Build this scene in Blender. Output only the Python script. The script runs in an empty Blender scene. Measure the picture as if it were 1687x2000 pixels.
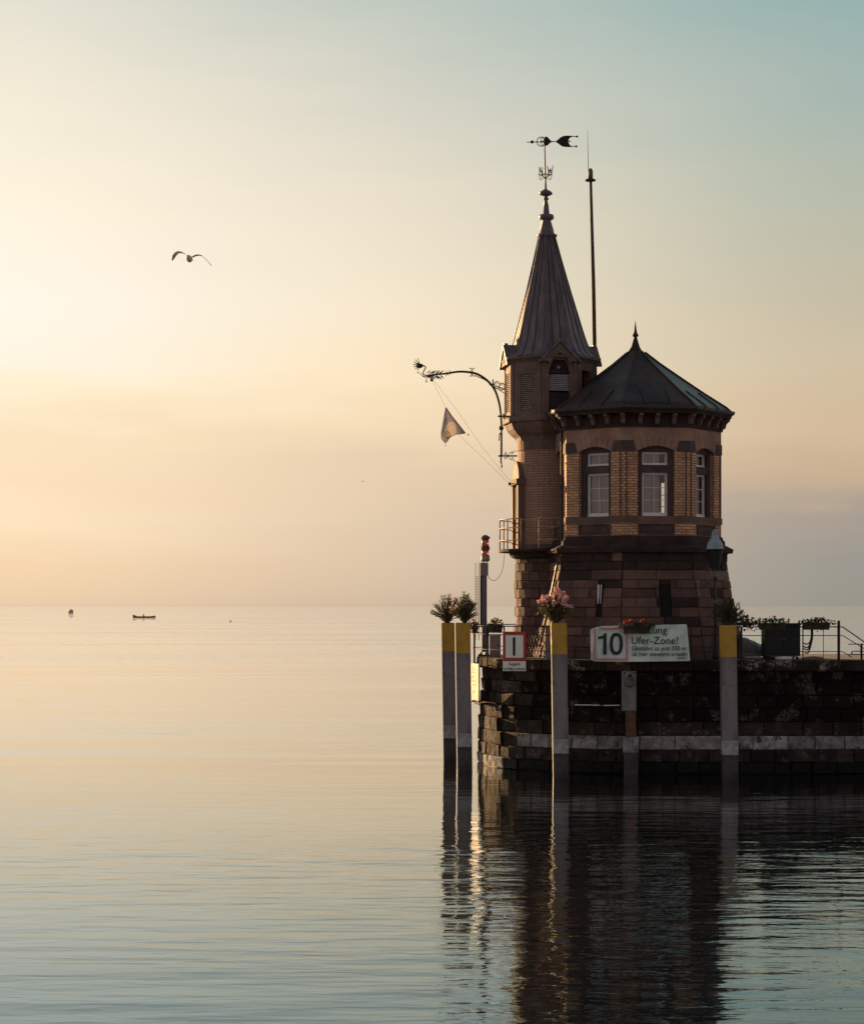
import bpy, bmesh, math, random
from mathutils import Vector, Matrix
R = math.radians
rnd = random.Random(7)
sc = bpy.context.scene
# ------------------------------------------------------------------ camera
F = 3840.0; H = 5.27; CX = 843.5; HY = 1183.0
cam = bpy.data.cameras.new('camera'); camo = bpy.data.objects.new('camera', cam)
sc.collection.objects.link(camo); sc.camera = camo
camo.location = (0, 0, H); camo.rotation_euler = (R(90), 0, 0)
cam.sensor_width = 36; cam.sensor_height = 36; cam.sensor_fit = 'AUTO'
cam.lens = 36 * F / 2000.0; cam.shift_y = (HY - 1000) / 2000.0
cam.clip_start = 0.5; cam.clip_end = 80000
sc.render.resolution_x = 863; sc.render.resolution_y = 1024
sc.view_settings.view_transform = 'Standard'; sc.view_settings.look = 'None'
EXPO = 1.5
sc.view_settings.exposure = EXPO; sc.view_settings.gamma = 1
SUN_AZ = -38.0   # degrees from the view direction, negative is left
SUN_EL = 9.0
# ------------------------------------------------------------------ sky
def lin(c):
    return tuple(((x/255.0)/12.92 if x/255.0 <= .04045 else ((x/255.0+.055)/1.055)**2.4) for x in c)
w = bpy.data.worlds.new('World'); sc.world = w; w.use_nodes = True
nt = w.node_tree; nt.nodes.clear()
class NG:
    def __init__(s, nt): s.nt = nt; s.L = nt.links
    def n(s, t, **k):
        x = s.nt.nodes.new(t)
        for a, b in k.items(): setattr(x, a, b)
        return x
    def m(s, op, a, b=None, c=None, clamp=False):
        x = s.n('ShaderNodeMath', operation=op, use_clamp=clamp)
        for i, v in enumerate((a, b, c)):
            if v is None: continue
            if isinstance(v, (int, float)): x.inputs[i].default_value = v
            else: s.L.new(v, x.inputs[i])
        return x.outputs[0]
    def mix(s, f, a, b, blend='MIX'):
        x = s.n('ShaderNodeMix', data_type='RGBA', blend_type=blend)
        for i, v in ((0, f), (6, a), (7, b)):
            if isinstance(v, (int, float)): x.inputs[i].default_value = v
            elif isinstance(v, tuple): x.inputs[i].default_value = v if len(v) == 4 else v + (1,)
            else: s.L.new(v, x.inputs[i])
        return x.outputs[2]
    def ramp(s, f, stops, interp='LINEAR'):
        x = s.n('ShaderNodeValToRGB'); x.color_ramp.interpolation = interp
        e = x.color_ramp.elements
        while len(e) < len(stops): e.new(.5)
        for el, (p, c) in zip(e, stops):
            el.position = p; el.color = tuple(c)+(1,) if len(c) == 3 else c
        if f is not None: s.L.new(f, x.inputs[0])
        return x.outputs[0]
    def noise(s, vec, scale, detail=4, rough=.5, dist=0):
        x = s.n('ShaderNodeTexNoise'); x.inputs['Scale'].default_value = scale
        x.inputs['Detail'].default_value = detail; x.inputs['Roughness'].default_value = rough
        x.inputs['Distortion'].default_value = dist
        if vec is not None: s.L.new(vec, x.inputs['Vector'])
        return x.outputs['Fac']
    def smooth(s, v, a, b):
        x = s.n('ShaderNodeMapRange', interpolation_type='SMOOTHSTEP')
        s.L.new(v, x.inputs[0]); x.inputs[1].default_value = a; x.inputs[2].default_value = b
        return x.outputs[0]
    def mapping(s, vec, sc=(1,1,1), loc=(0,0,0), rot=(0,0,0)):
        x = s.n('ShaderNodeMapping'); x.inputs['Scale'].default_value = sc
        x.inputs['Location'].default_value = loc; x.inputs['Rotation'].default_value = rot
        s.L.new(vec, x.inputs['Vector']); return x.outputs[0]
g = NG(nt)
tc = g.n('ShaderNodeTexCoord'); D = tc.outputs['Generated']
sep = g.n('ShaderNodeSeparateXYZ'); nt.links.new(D, sep.inputs[0])
el = g.m('MULTIPLY', g.m('ARCSINE', sep.outputs[2]), 57.29578)
az = g.m('MULTIPLY', g.m('ARCTAN2', sep.outputs[0], sep.outputs[1]), 57.29578)
cn = g.noise(g.mapping(D, (9, 9, 60)), 1.0, 4, .55)
cn2 = g.noise(g.mapping(D, (5, 5, 22), (3, 1, 0)), 1.0, 3, .5)
elw = g.m('ADD', el, g.m('MULTIPLY', g.m('SUBTRACT', cn, .5), 1.6))
elw = g.m('ADD', elw, g.m('MULTIPLY', g.m('SUBTRACT', cn2, .5), 2.2))
elw = g.m('ADD', g.m('MULTIPLY', elw, g.smooth(el, 0.3, 3)), g.m('MULTIPLY', el, g.m('SUBTRACT', 1, g.smooth(el, 0.3, 3))))
fac = g.m('POWER', g.m('DIVIDE', g.m('MAXIMUM', elw, 0.0), 90.0), 0.5)
def pos(y): return math.sqrt(math.degrees(math.atan((HY - y)/F))/90.0)
def rp(rows, up):
    st = [(pos(y), lin(c)) for y, c in rows] + [(math.sqrt(e/90.0), lin(c)) for e, c in up]
    st.sort(key=lambda q: q[0]); return g.ramp(fac, st)
left = rp([(1183,(230,198,162)),(1100,(246,212,168)),(1020,(254,226,186)),(950,(253,222,182)),(840,(251,225,187)),(790,(255,237,202)),(740,(255,243,222)),(600,(255,246,230)),(400,(254,242,218)),(200,(243,233,212)),(0,(226,222,207))], [(28,(190,202,198)),(50,(114,124,134)),(90,(66,76,92))])
mid = rp([(1183,(205,180,152)),(1000,(226,200,168)),(900,(230,204,170)),(850,(242,214,176)),(750,(251,227,187)),(600,(246,229,200)),(400,(234,222,200)),(200,(214,211,196)),(0,(190,199,189))], [(28,(165,188,188)),(50,(104,120,134)),(90,(66,76,92))])
right = rp([(1183,(150,146,136)),(1100,(154,150,141)),(1005,(166,154,142)),(935,(199,172,140)),(850,(209,182,147)),(700,(205,189,160)),(600,(196,186,161)),(400,(182,187,168)),(200,(164,182,174)),(0,(145,176,173))], [(28,(150,190,194)),(50,(102,122,134)),(90,(66,76,92))])
sunside = rp([(1183,(255,222,170)),(700,(255,245,215)),(0,(252,240,215))], [(28,(215,215,205)),(50,(120,130,138)),(90,(66,76,92))])
back = g.ramp(fac, [(0,lin((188,170,168))),(.35,lin((202,187,184))),(.6,lin((164,162,168))),(1,lin((66,76,92)))])
c = g.mix(g.smooth(az, -3.5, 13.5), mid, right)
c = g.mix(g.smooth(az, -13.5, 0.5), left, c)
c = g.mix(g.smooth(az, -38, -15), sunside, c)
aaz = g.m('ABSOLUTE', g.m('ADD', az, 20.0))
c = g.mix(g.smooth(aaz, 38, 100), c, back)
hsv = g.n('ShaderNodeHueSaturation'); nt.links.new(c, hsv.inputs['Color']); hsv.inputs['Saturation'].default_value = .93; hsv.inputs['Value'].default_value = 1.02
sky = g.n('ShaderNodeTexSky', sky_type='NISHITA'); sky.sun_disc = False
sky.sun_elevation = R(SUN_EL); sky.sun_rotation = R(SUN_AZ); sky.air_density = 1.5; sky.dust_density = 3
skyc = g.mix(1.0, sky.outputs[0], (.09, .09, .09), 'MULTIPLY')
hi = g.m('MULTIPLY', g.smooth(el, 25, 60), .4)
c2 = g.mix(1.0, hsv.outputs[0], (2**-EXPO,)*3, 'MULTIPLY')
c3 = g.mix(hi, c2, skyc)
bg = g.n('ShaderNodeBackground'); nt.links.new(c3, bg.inputs[0]); bg.inputs[1].default_value = 1.0
wo = g.n('ShaderNodeOutputWorld'); nt.links.new(bg.outputs[0], wo.inputs[0])
# ------------------------------------------------------------------ sun
sl = bpy.data.lights.new('sun', 'SUN'); sl.energy = 5.0; sl.angle = R(0.6); sl.color = (1.0, .60, .28)
so = bpy.data.objects.new('sun', sl); sc.collection.objects.link(so)
sdir = Vector((math.sin(R(SUN_AZ))*math.cos(R(SUN_EL)), math.cos(R(SUN_AZ))*math.cos(R(SUN_EL)), math.sin(R(SUN_EL))))
so.rotation_euler = sdir.to_track_quat('Z', 'Y').to_euler(); so.location = sdir*100
# ------------------------------------------------------------------ materials
def newmat(name):
    m = bpy.data.materials.new(name); m.use_nodes = True
    t = m.node_tree; t.nodes.clear(); q = NG(t)
    b = q.n('ShaderNodeBsdfPrincipled'); o = q.n('ShaderNodeOutputMaterial')
    t.links.new(b.outputs[0], o.inputs[0]); return m, q, b
def seti(q, b, name, v):
    if isinstance(v, (int, float)): b.inputs[name].default_value = v
    elif isinstance(v, tuple): b.inputs[name].default_value = v if len(v) == 4 else v+(1,)
    else: q.L.new(v, b.inputs[name])
def bump(q, b, h, dist, strength=1.0):
    x = q.n('ShaderNodeBump'); x.inputs['Distance'].default_value = dist; x.inputs['Strength'].default_value = strength
    q.L.new(h, x.inputs['Height']); q.L.new(x.outputs[0], b.inputs['Normal'])
def M(name, c1, c2=None, scale=3.0, rough=.7, metal=0.0, island=0.0, bd=0.0, bs=20.0, speck=None, stretch=(1,1,1), spec=.25):
    """two colour mottled surface; island: brightness spread per loose piece; speck=(colour, scale, threshold)"""
    m, q, b = newmat(name)
    o = q.n('ShaderNodeTexCoord').outputs['Object']
    v = q.mapping(o, stretch) if stretch != (1,1,1) else o
    if c2 is None: c2 = tuple(x*.75 for x in c1)
    n1 = q.noise(v, scale, 6, .6)
    col = q.mix(q.smooth(n1, .35, .65), c1, c2)
    if island:
        ge = q.n('ShaderNodeNewGeometry').outputs['Random Per Island']
        k = q.m('ADD', q.m('MULTIPLY', q.m('SUBTRACT', ge, .5), 2*island), 1.0)
        cc = q.n('ShaderNodeCombineColor')
        for i in range(3): q.L.new(k, cc.inputs[i])
        col = q.mix(1.0, col, cc.outputs[0], 'MULTIPLY')
        ge2 = q.m('FRACT', q.m('MULTIPLY', ge, 7.31))
        col = q.mix(q.m('MULTIPLY', ge2, .35), col, tuple(x*y for x, y in zip(c1, (1.05, .8, .7))))
    if speck:
        n2 = q.noise(o, speck[1], 5, .75, .6)
        n3 = q.noise(o, speck[1]*.09, 4, .6)
        f = q.m('MULTIPLY', q.smooth(n2, speck[2]-.02, speck[2]+.04), q.smooth(n3, .54, .63))
        col = q.mix(f, col, speck[0])
    seti(q, b, 'Base Color', col); seti(q, b, 'Metallic', metal); seti(q, b, 'Specular IOR Level', spec)
    seti(q, b, 'Roughness', q.m('ADD', q.m('MULTIPLY', q.m('SUBTRACT', n1, .5), .25), rough, clamp=True))
    if bd: bump(q, b, q.noise(v, bs, 8, .65), bd)
    return m
mt = {}
mt['stone'] = M('sandstone', (.135,.085,.062), (.085,.052,.042), 2.2, .85, island=.35, bd=.02, bs=9)
mt['stone_red'] = M('red_sandstone', (.094,.056,.047), (.050,.032,.029), .9, .85, island=.35, bd=.03, bs=9)
mt['trim'] = M('trim_sandstone', (.11,.07,.056), (.075,.05,.042), 1.6, .8, bd=.012, bs=12)
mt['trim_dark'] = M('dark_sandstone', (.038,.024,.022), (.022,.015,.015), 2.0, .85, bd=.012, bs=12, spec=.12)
mt['belfry'] = M('weathered_sandstone', (.135,.087,.067), (.088,.057,.050), 1.5, .8, bd=.01, bs=10)
mt['frieze'] = M('frieze_stone', (.235,.148,.11), (.165,.10,.078), 1.5, .85, bd=.008, bs=14)
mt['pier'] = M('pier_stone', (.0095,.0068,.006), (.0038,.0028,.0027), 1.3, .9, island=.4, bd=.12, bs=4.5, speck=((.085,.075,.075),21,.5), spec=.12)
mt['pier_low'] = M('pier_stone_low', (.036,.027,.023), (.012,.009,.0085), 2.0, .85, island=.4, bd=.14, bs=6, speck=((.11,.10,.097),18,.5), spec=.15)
mt['pier_pale'] = M('pier_stone_pale', (.25,.255,.27), (.085,.085,.092), 3.2, .9, island=.4, bd=.08, bs=8, speck=((.03,.026,.026),16,.44))
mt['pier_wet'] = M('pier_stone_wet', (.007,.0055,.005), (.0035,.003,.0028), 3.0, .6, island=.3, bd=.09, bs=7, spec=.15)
mt['coping'] = M('coping_stone', (.022,.017,.015), (.009,.007,.0065), 2.0, .9, island=.3, bd=.05, bs=9, speck=((.22,.19,.18),14,.5), spec=.15)
mt['deck'] = M('deck_stone', (.16,.13,.11), (.09,.075,.065), 1.5, .9, bd=.01)
mt['roof'] = M('roof_metal', (.046,.030,.028), (.018,.0145,.0155), .55, .36, .0, bd=.02, bs=2.2, stretch=(1,1,.35), spec=.12)
mt['spire'] = M('spire_metal', (.105,.075,.086), (.048,.043,.052), 2.0, .5, .0, bd=.012, bs=4, stretch=(2.5,2.5,.25), spec=.35)
mt['iron'] = M('iron', (.022,.017,.014), (.014,.012,.011), 8, .75, .0, spec=.2)
mt['iron_brown'] = M('weathered_iron', (.055,.038,.022), (.03,.022,.015), 8, .75, .0, spec=.25)
mt['gutter'] = M('gutter_metal', (.045,.032,.030), (.028,.021,.021), 3, .5, .0)
mt['white'] = M('white_paint', (.56,.58,.59), (.46,.48,.49), 6, .5)
mt['sign_white'] = M('sign_white', (.56,.62,.60), (.50,.56,.54), 3, .5)
mt['banner'] = M('banner_cloth', (.50,.60,.57), (.40,.49,.47), 2.5, .65, bd=.03, bs=3)
mt['red'] = M('sign_red', (.30,.04,.035), (.25,.035,.03), 5, .5)
mt['banner_red'] = M('banner_red', (.42,.10,.15), (.5,.2,.22), 5, .6)
mt['black'] = M('black_ink', (.012,.012,.018), None, 5, .5)
mt['pile'] = M('pile_paint', (.150,.138,.148), (.070,.062,.068), 1.3, .65, bd=.006, bs=6, speck=((.035,.025,.022),9,.55), stretch=(1.6,1.6,.35))
mt['pile_low'] = M('pile_wet', (.045,.038,.040), (.022,.019,.020), 2.5, .6, bd=.01, bs=9)
mt['yellow'] = M('yellow_paint', (.34,.205,.028), (.25,.15,.022), 2.0, .6, speck=((.06,.04,.02),12,.6))
mt['chalk'] = M('white_band', (.27,.285,.30), (.16,.165,.175), 5, .8, speck=((.05,.05,.05),18,.48))
mt['leaf'] = M('oleander_leaf', (.10,.095,.04), (.06,.06,.025), 9, .5, island=.5)
mt['leaf_dark'] = M('geranium_leaf', (.040,.055,.020), (.022,.032,.013), 9, .6, island=.5)
mt['stem'] = M('stem', (.07,.05,.03), None, 9, .7)
mt['pink'] = M('pink_blossom', (.80,.52,.57), (.68,.36,.42), 12, .6, island=.3)
mt['redflower'] = M('red_blossom', (.42,.022,.03), (.30,.015,.022), 12, .6, island=.4)
mt['planter'] = M('planter', (.04,.028,.02), None, 5, .7)
mt['grey_box'] = M('grey_metal', (.17,.148,.155), (.13,.115,.12), 2, .6)
mt['post_grey'] = M('post_metal', (.10,.085,.105), (.06,.052,.062), 3, .6, .0, stretch=(1,1,.2))
mt['lamp_dome'] = M('enamel_dome', (.20,.24,.28), (.15,.185,.215), 3, .4)
mt['cabinet'] = M('dark_cabinet', (.008,.010,.011), (.005,.0065,.008), 2, .5)
mt['tarp'] = M('tarpaulin', (.09,.08,.08), (.05,.045,.045), 3, .4, bd=.04, bs=4)
mt['rust'] = M('rusty_steel', (.10,.05,.03), (.05,.03,.022), 4, .8, bd=.02, bs=10)
mt['plate'] = M('pale_steel', (.15,.145,.15), (.10,.095,.098), 3, .6, speck=((.04,.03,.025),12,.56))
mt['curtain'] = M('curtain', (.40,.31,.28), (.31,.24,.22), 1.2, .9)
mt['rail_sunlit'] = M('sunlit_railing_metal', (.34,.26,.17), (.2,.15,.10), 8, .6)  # golden tone paints sunlight onto the balcony rails, which stand in shadow
mt['dark'] = M('dark_interior', (.006,.005,.005), None, 2, .9)
mt['room'] = M('room_wall', (.16,.13,.11), None, 2, .9)
mt['louvre'] = M('louvre_slat', (.30,.24,.20), (.23,.18,.155), 4, .7)
mt['louvre_grey'] = M('grey_slat', (.30,.28,.31), (.22,.2,.22), 4, .6)
mt['cream'] = M('cream_plaster', (.26,.21,.15), (.21,.17,.12), 4, .8)
mt['board'] = M('board_paint', (.24,.17,.12), (.19,.135,.095), 3, .6)
mt['flag'] = M('flag_cloth', (.20,.19,.23), (.14,.13,.17), 4, .8)
mt['flag_light'] = M('flag_cloth_pale', (.40,.34,.28), (.33,.28,.23), 5, .8)
mt['flag_red'] = M('flag_red', (.36,.17,.12), None, 5, .8)
mt['feather'] = M('feather', (.62,.58,.52), (.48,.45,.40), 5, .8)
mt['feather_dark'] = M('feather_grey', (.36,.33,.28), (.26,.23,.19), 5, .8)
mt['boat'] = M('hazy_boat_hull', (.26,.15,.085), None, 1, .8)  # lightened colour stands in for haze over the lake
mt['boat2'] = M('hazy_boat_tan', (.55,.42,.28), None, 1, .8)  # pale tan, distance haze put into the hull colour
mt['cloth'] = M('dark_clothes', (.17,.11,.07), None, 1, .8)
mt['rope'] = M('rope', (.45,.38,.28), None, 5, .8)
# translucent cloth for the flag
for k in ('flag', 'flag_light', 'leaf', 'leaf_dark', 'pink', 'redflower'):
    m = mt[k]; t = m.node_tree; q = NG(t)
    b = [n for n in t.nodes if n.type == 'BSDF_PRINCIPLED'][0]; o = [n for n in t.nodes if n.type == 'OUTPUT_MATERIAL'][0]
    tr = q.n('ShaderNodeBsdfTranslucent'); t.links.new(b.inputs['Base Color'].links[0].from_socket, tr.inputs[0])
    ms = q.n('ShaderNodeMixShader'); ms.inputs[0].default_value = .3
    t.links.new(b.outputs[0], ms.inputs[1]); t.links.new(tr.outputs[0], ms.inputs[2]); t.links.new(ms.outputs[0], o.inputs[0])
def brick_mat(name, ca, cb_, mo, k):
    m, q, b = newmat(name)
    uv = q.n('ShaderNodeTexCoord').outputs['UV']
    br = q.n('ShaderNodeTexBrick'); q.L.new(uv, br.inputs['Vector'])
    br.inputs['Scale'].default_value = 1.0; br.inputs['Brick Width'].default_value = .27; br.inputs['Row Height'].default_value = .086
    br.inputs['Mortar Size'].default_value = .012; br.inputs['Mortar Smooth'].default_value = .2; br.inputs['Bias'].default_value = -.1
    br.inputs['Color1'].default_value = ca; br.inputs['Color2'].default_value = cb_
    br.inputs['Mortar'].default_value = mo
    o = q.n('ShaderNodeTexCoord').outputs['Object']
    n1 = q.noise(o, 1.3, 5, .6); n2 = q.noise(o, 14, 4, .6)
    col = q.mix(q.m('MULTIPLY', q.smooth(n1, .42, .68), k), br.outputs['Color'], (.20,.115,.085))
    col = q.mix(q.m('MULTIPLY', n2, .4), col, (.16,.09,.06))
    seti(q, b, 'Base Color', col); seti(q, b, 'Roughness', .85)
    h = q.m('SUBTRACT', q.m('MULTIPLY', n2, .3), br.outputs['Fac'])
    bump(q, b, h, .012); return m
mt['trim_jamb'] = M('jamb_stone', (.062,.040,.040), (.042,.028,.029), 2.0, .8, bd=.01, bs=12)
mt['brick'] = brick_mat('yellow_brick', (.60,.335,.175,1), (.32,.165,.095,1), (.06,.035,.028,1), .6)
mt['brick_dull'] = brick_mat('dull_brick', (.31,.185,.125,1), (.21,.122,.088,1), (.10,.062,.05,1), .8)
def glass_mat():
    m = bpy.data.materials.new('window_glass'); m.use_nodes = True; t = m.node_tree; t.nodes.clear(); q = NG(t)
    tr = q.n('ShaderNodeBsdfTransparent'); gl = q.n('ShaderNodeBsdfGlossy'); gl.inputs['Roughness'].default_value = .03
    fr = q.n('ShaderNodeFresnel'); fr.inputs['IOR'].default_value = 1.7
    ms = q.n('ShaderNodeMixShader'); q.L.new(fr.outputs[0], ms.inputs[0]); q.L.new(tr.outputs[0], ms.inputs[1]); q.L.new(gl.outputs[0], ms.inputs[2])
    o = q.n('ShaderNodeOutputMaterial'); q.L.new(ms.outputs[0], o.inputs[0]); return m
mt['glass'] = glass_mat()
def lens_mat():
    m, q, b = newmat('red_lens')
    seti(q, b, 'Base Color', (.34,.08,.05)); seti(q, b, 'Roughness', .3)
    b.inputs['Emission Color'].default_value = (1,.06,.08,1); b.inputs['Emission Strength'].default_value = .015
    b.inputs['Transmission Weight'].default_value = .4
    return m
mt['lens'] = lens_mat()
def water_mat():
    m, q, b = newmat('lake_water')
    o = q.n('ShaderNodeTexCoord').outputs['Object']
    seti(q, b, 'Base Color', (.003,.006,.007)); b.inputs['IOR'].default_value = 1.6; seti(q, b, 'Roughness', .0)
    s = q.n('ShaderNodeSeparateXYZ'); q.L.new(o, s.inputs[0])
    # calm and ruffled patches
    patch = q.noise(q.mapping(o, (.010, .035, 1)), 1.0, 4, .55, .4)
    patch2 = q.noise(q.mapping(o, (.05, .16, 1), (4, 9, 0)), 1.0, 3, .5)
    pk = q.m('MULTIPLY', q.smooth(patch, .38, .62), q.m('ADD', .35, patch2))
    pk = q.m('ADD', q.m('MULTIPLY', pk, 1.15), .40)
    sw = q.noise(q.mapping(o, (.22, .75, 1), (0,0,0), (0,0,.06)), 1.0, 2, .5)       # long swell
    md = q.noise(q.mapping(o, (.55, 1.75, 1), (3,7,0), (0,0,-.08)), 1.0, 4, .48, .25)
    fi = q.noise(q.mapping(o, (3.0, 8.0, 1), (1,2,0)), 1.0, 3, .5)
    h = q.m('ADD', q.m('MULTIPLY', sw, .026), q.m('MULTIPLY', md, .0265))
    h = q.m('ADD', h, q.m('MULTIPLY', fi, .0012))
    # sheltered strip in the lee of the pier
    lee = q.m('ADD', .5, q.m('MULTIPLY', q.smooth(q.m('ABSOLUTE', q.m('SUBTRACT', s.outputs[1], 57.0)), 6, 17), .75))
    h = q.m('MULTIPLY', q.m('MULTIPLY', h, pk), lee)
    x = q.n('ShaderNodeBump'); x.inputs['Distance'].default_value = 1.0; x.inputs['Strength'].default_value = 1.0
    q.L.new(h, x.inputs['Height'])
    # unfiltered small slopes that keep the far water from turning into a mirror
    nz = q.n('ShaderNodeTexNoise'); nz.inputs['Scale'].default_value = 1.0; nz.inputs['Detail'].default_value = 2
    q.L.new(q.mapping(o, (1.3, 3.6, 1), (5,5,0)), nz.inputs['Vector'])
    v1 = q.n('ShaderNodeVectorMath', operation='SUBTRACT'); q.L.new(nz.outputs['Color'], v1.inputs[0]); v1.inputs[1].default_value = (.5,.5,.5)
    v2 = q.n('ShaderNodeVectorMath', operation='MULTIPLY'); q.L.new(v1.outputs[0], v2.inputs[0])
    far = q.smooth(s.outputs[1], 70, 320)
    am = q.m('MULTIPLY', q.m('MULTIPLY', far, pk), .7)
    cx = q.n('ShaderNodeCombineXYZ'); q.L.new(q.m('MULTIPLY', am, .4), cx.inputs[0]); q.L.new(am, cx.inputs[1])
    q.L.new(cx.outputs[0], v2.inputs[1])
    # long wind streaks: gently tilted bands across the middle distance
    st = q.noise(q.mapping(o, (.030, .50, 1), (2,3,0), (0,0,.025)), 1.0, 5, .68, .3)
    st2 = q.noise(q.mapping(o, (.004, .03, 1), (8,1,0)), 1.0, 3, .5)
    band = q.m('MULTIPLY', q.smooth(s.outputs[1], 24, 46), q.m('SUBTRACT', 1, q.smooth(s.outputs[1], 200, 900)))
    ty = q.m('MULTIPLY', q.m('MULTIPLY', q.m('SUBTRACT', st, .5), -.20), q.m('MULTIPLY', band, q.m('ADD', .25, q.smooth(st2, .38, .6))))
    ty = q.m('ADD', ty, q.m('MULTIPLY', q.m('MULTIPLY', q.m('SUBTRACT', st2, .5), -.05), q.m('MULTIPLY', q.smooth(s.outputs[1], 80, 300), q.m('SUBTRACT', 1, q.smooth(s.outputs[1], 500, 2000)))))
    c3 = q.n('ShaderNodeCombineXYZ'); q.L.new(ty, c3.inputs[1])
    v5 = q.n('ShaderNodeVectorMath', operation='ADD'); q.L.new(v2.outputs[0], v5.inputs[0]); q.L.new(c3.outputs[0], v5.inputs[1])
    v3 = q.n('ShaderNodeVectorMath', operation='ADD'); q.L.new(x.outputs[0], v3.inputs[0]); q.L.new(v5.outputs[0], v3.inputs[1])
    v4 = q.n('ShaderNodeVectorMath', operation='NORMALIZE'); q.L.new(v3.outputs[0], v4.inputs[0])
    fr = q.n('ShaderNodeFresnel'); fr.inputs['IOR'].default_value = 1.62; q.L.new(v4.outputs[0], fr.inputs['Normal'])
    gl = q.n('ShaderNodeBsdfGlossy'); gl.inputs['Roughness'].default_value = 0.0; q.L.new(v4.outputs[0], gl.inputs['Normal'])
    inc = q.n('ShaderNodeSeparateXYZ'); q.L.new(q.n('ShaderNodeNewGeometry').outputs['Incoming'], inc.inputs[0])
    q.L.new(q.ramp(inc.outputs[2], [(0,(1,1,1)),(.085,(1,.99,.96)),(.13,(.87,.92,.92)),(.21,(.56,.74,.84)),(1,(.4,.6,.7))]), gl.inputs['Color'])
    df = q.n('ShaderNodeBsdfDiffuse'); df.inputs['Color'].default_value = (.003,.005,.006,1)
    ms = q.n('ShaderNodeMixShader'); q.L.new(q.m('POWER', fr.outputs[0], q.m('ADD', .32, q.m('MULTIPLY', q.smooth(inc.outputs[2], 0, .10), .42))), ms.inputs[0]); q.L.new(df.outputs[0], ms.inputs[1]); q.L.new(gl.outputs[0], ms.inputs[2])
    out = [n for n in q.nt.nodes if n.type == 'OUTPUT_MATERIAL'][0]; q.L.new(ms.outputs[0], out.inputs[0]); q.nt.nodes.remove(b)
    return m
mt['water'] = water_mat()
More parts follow.
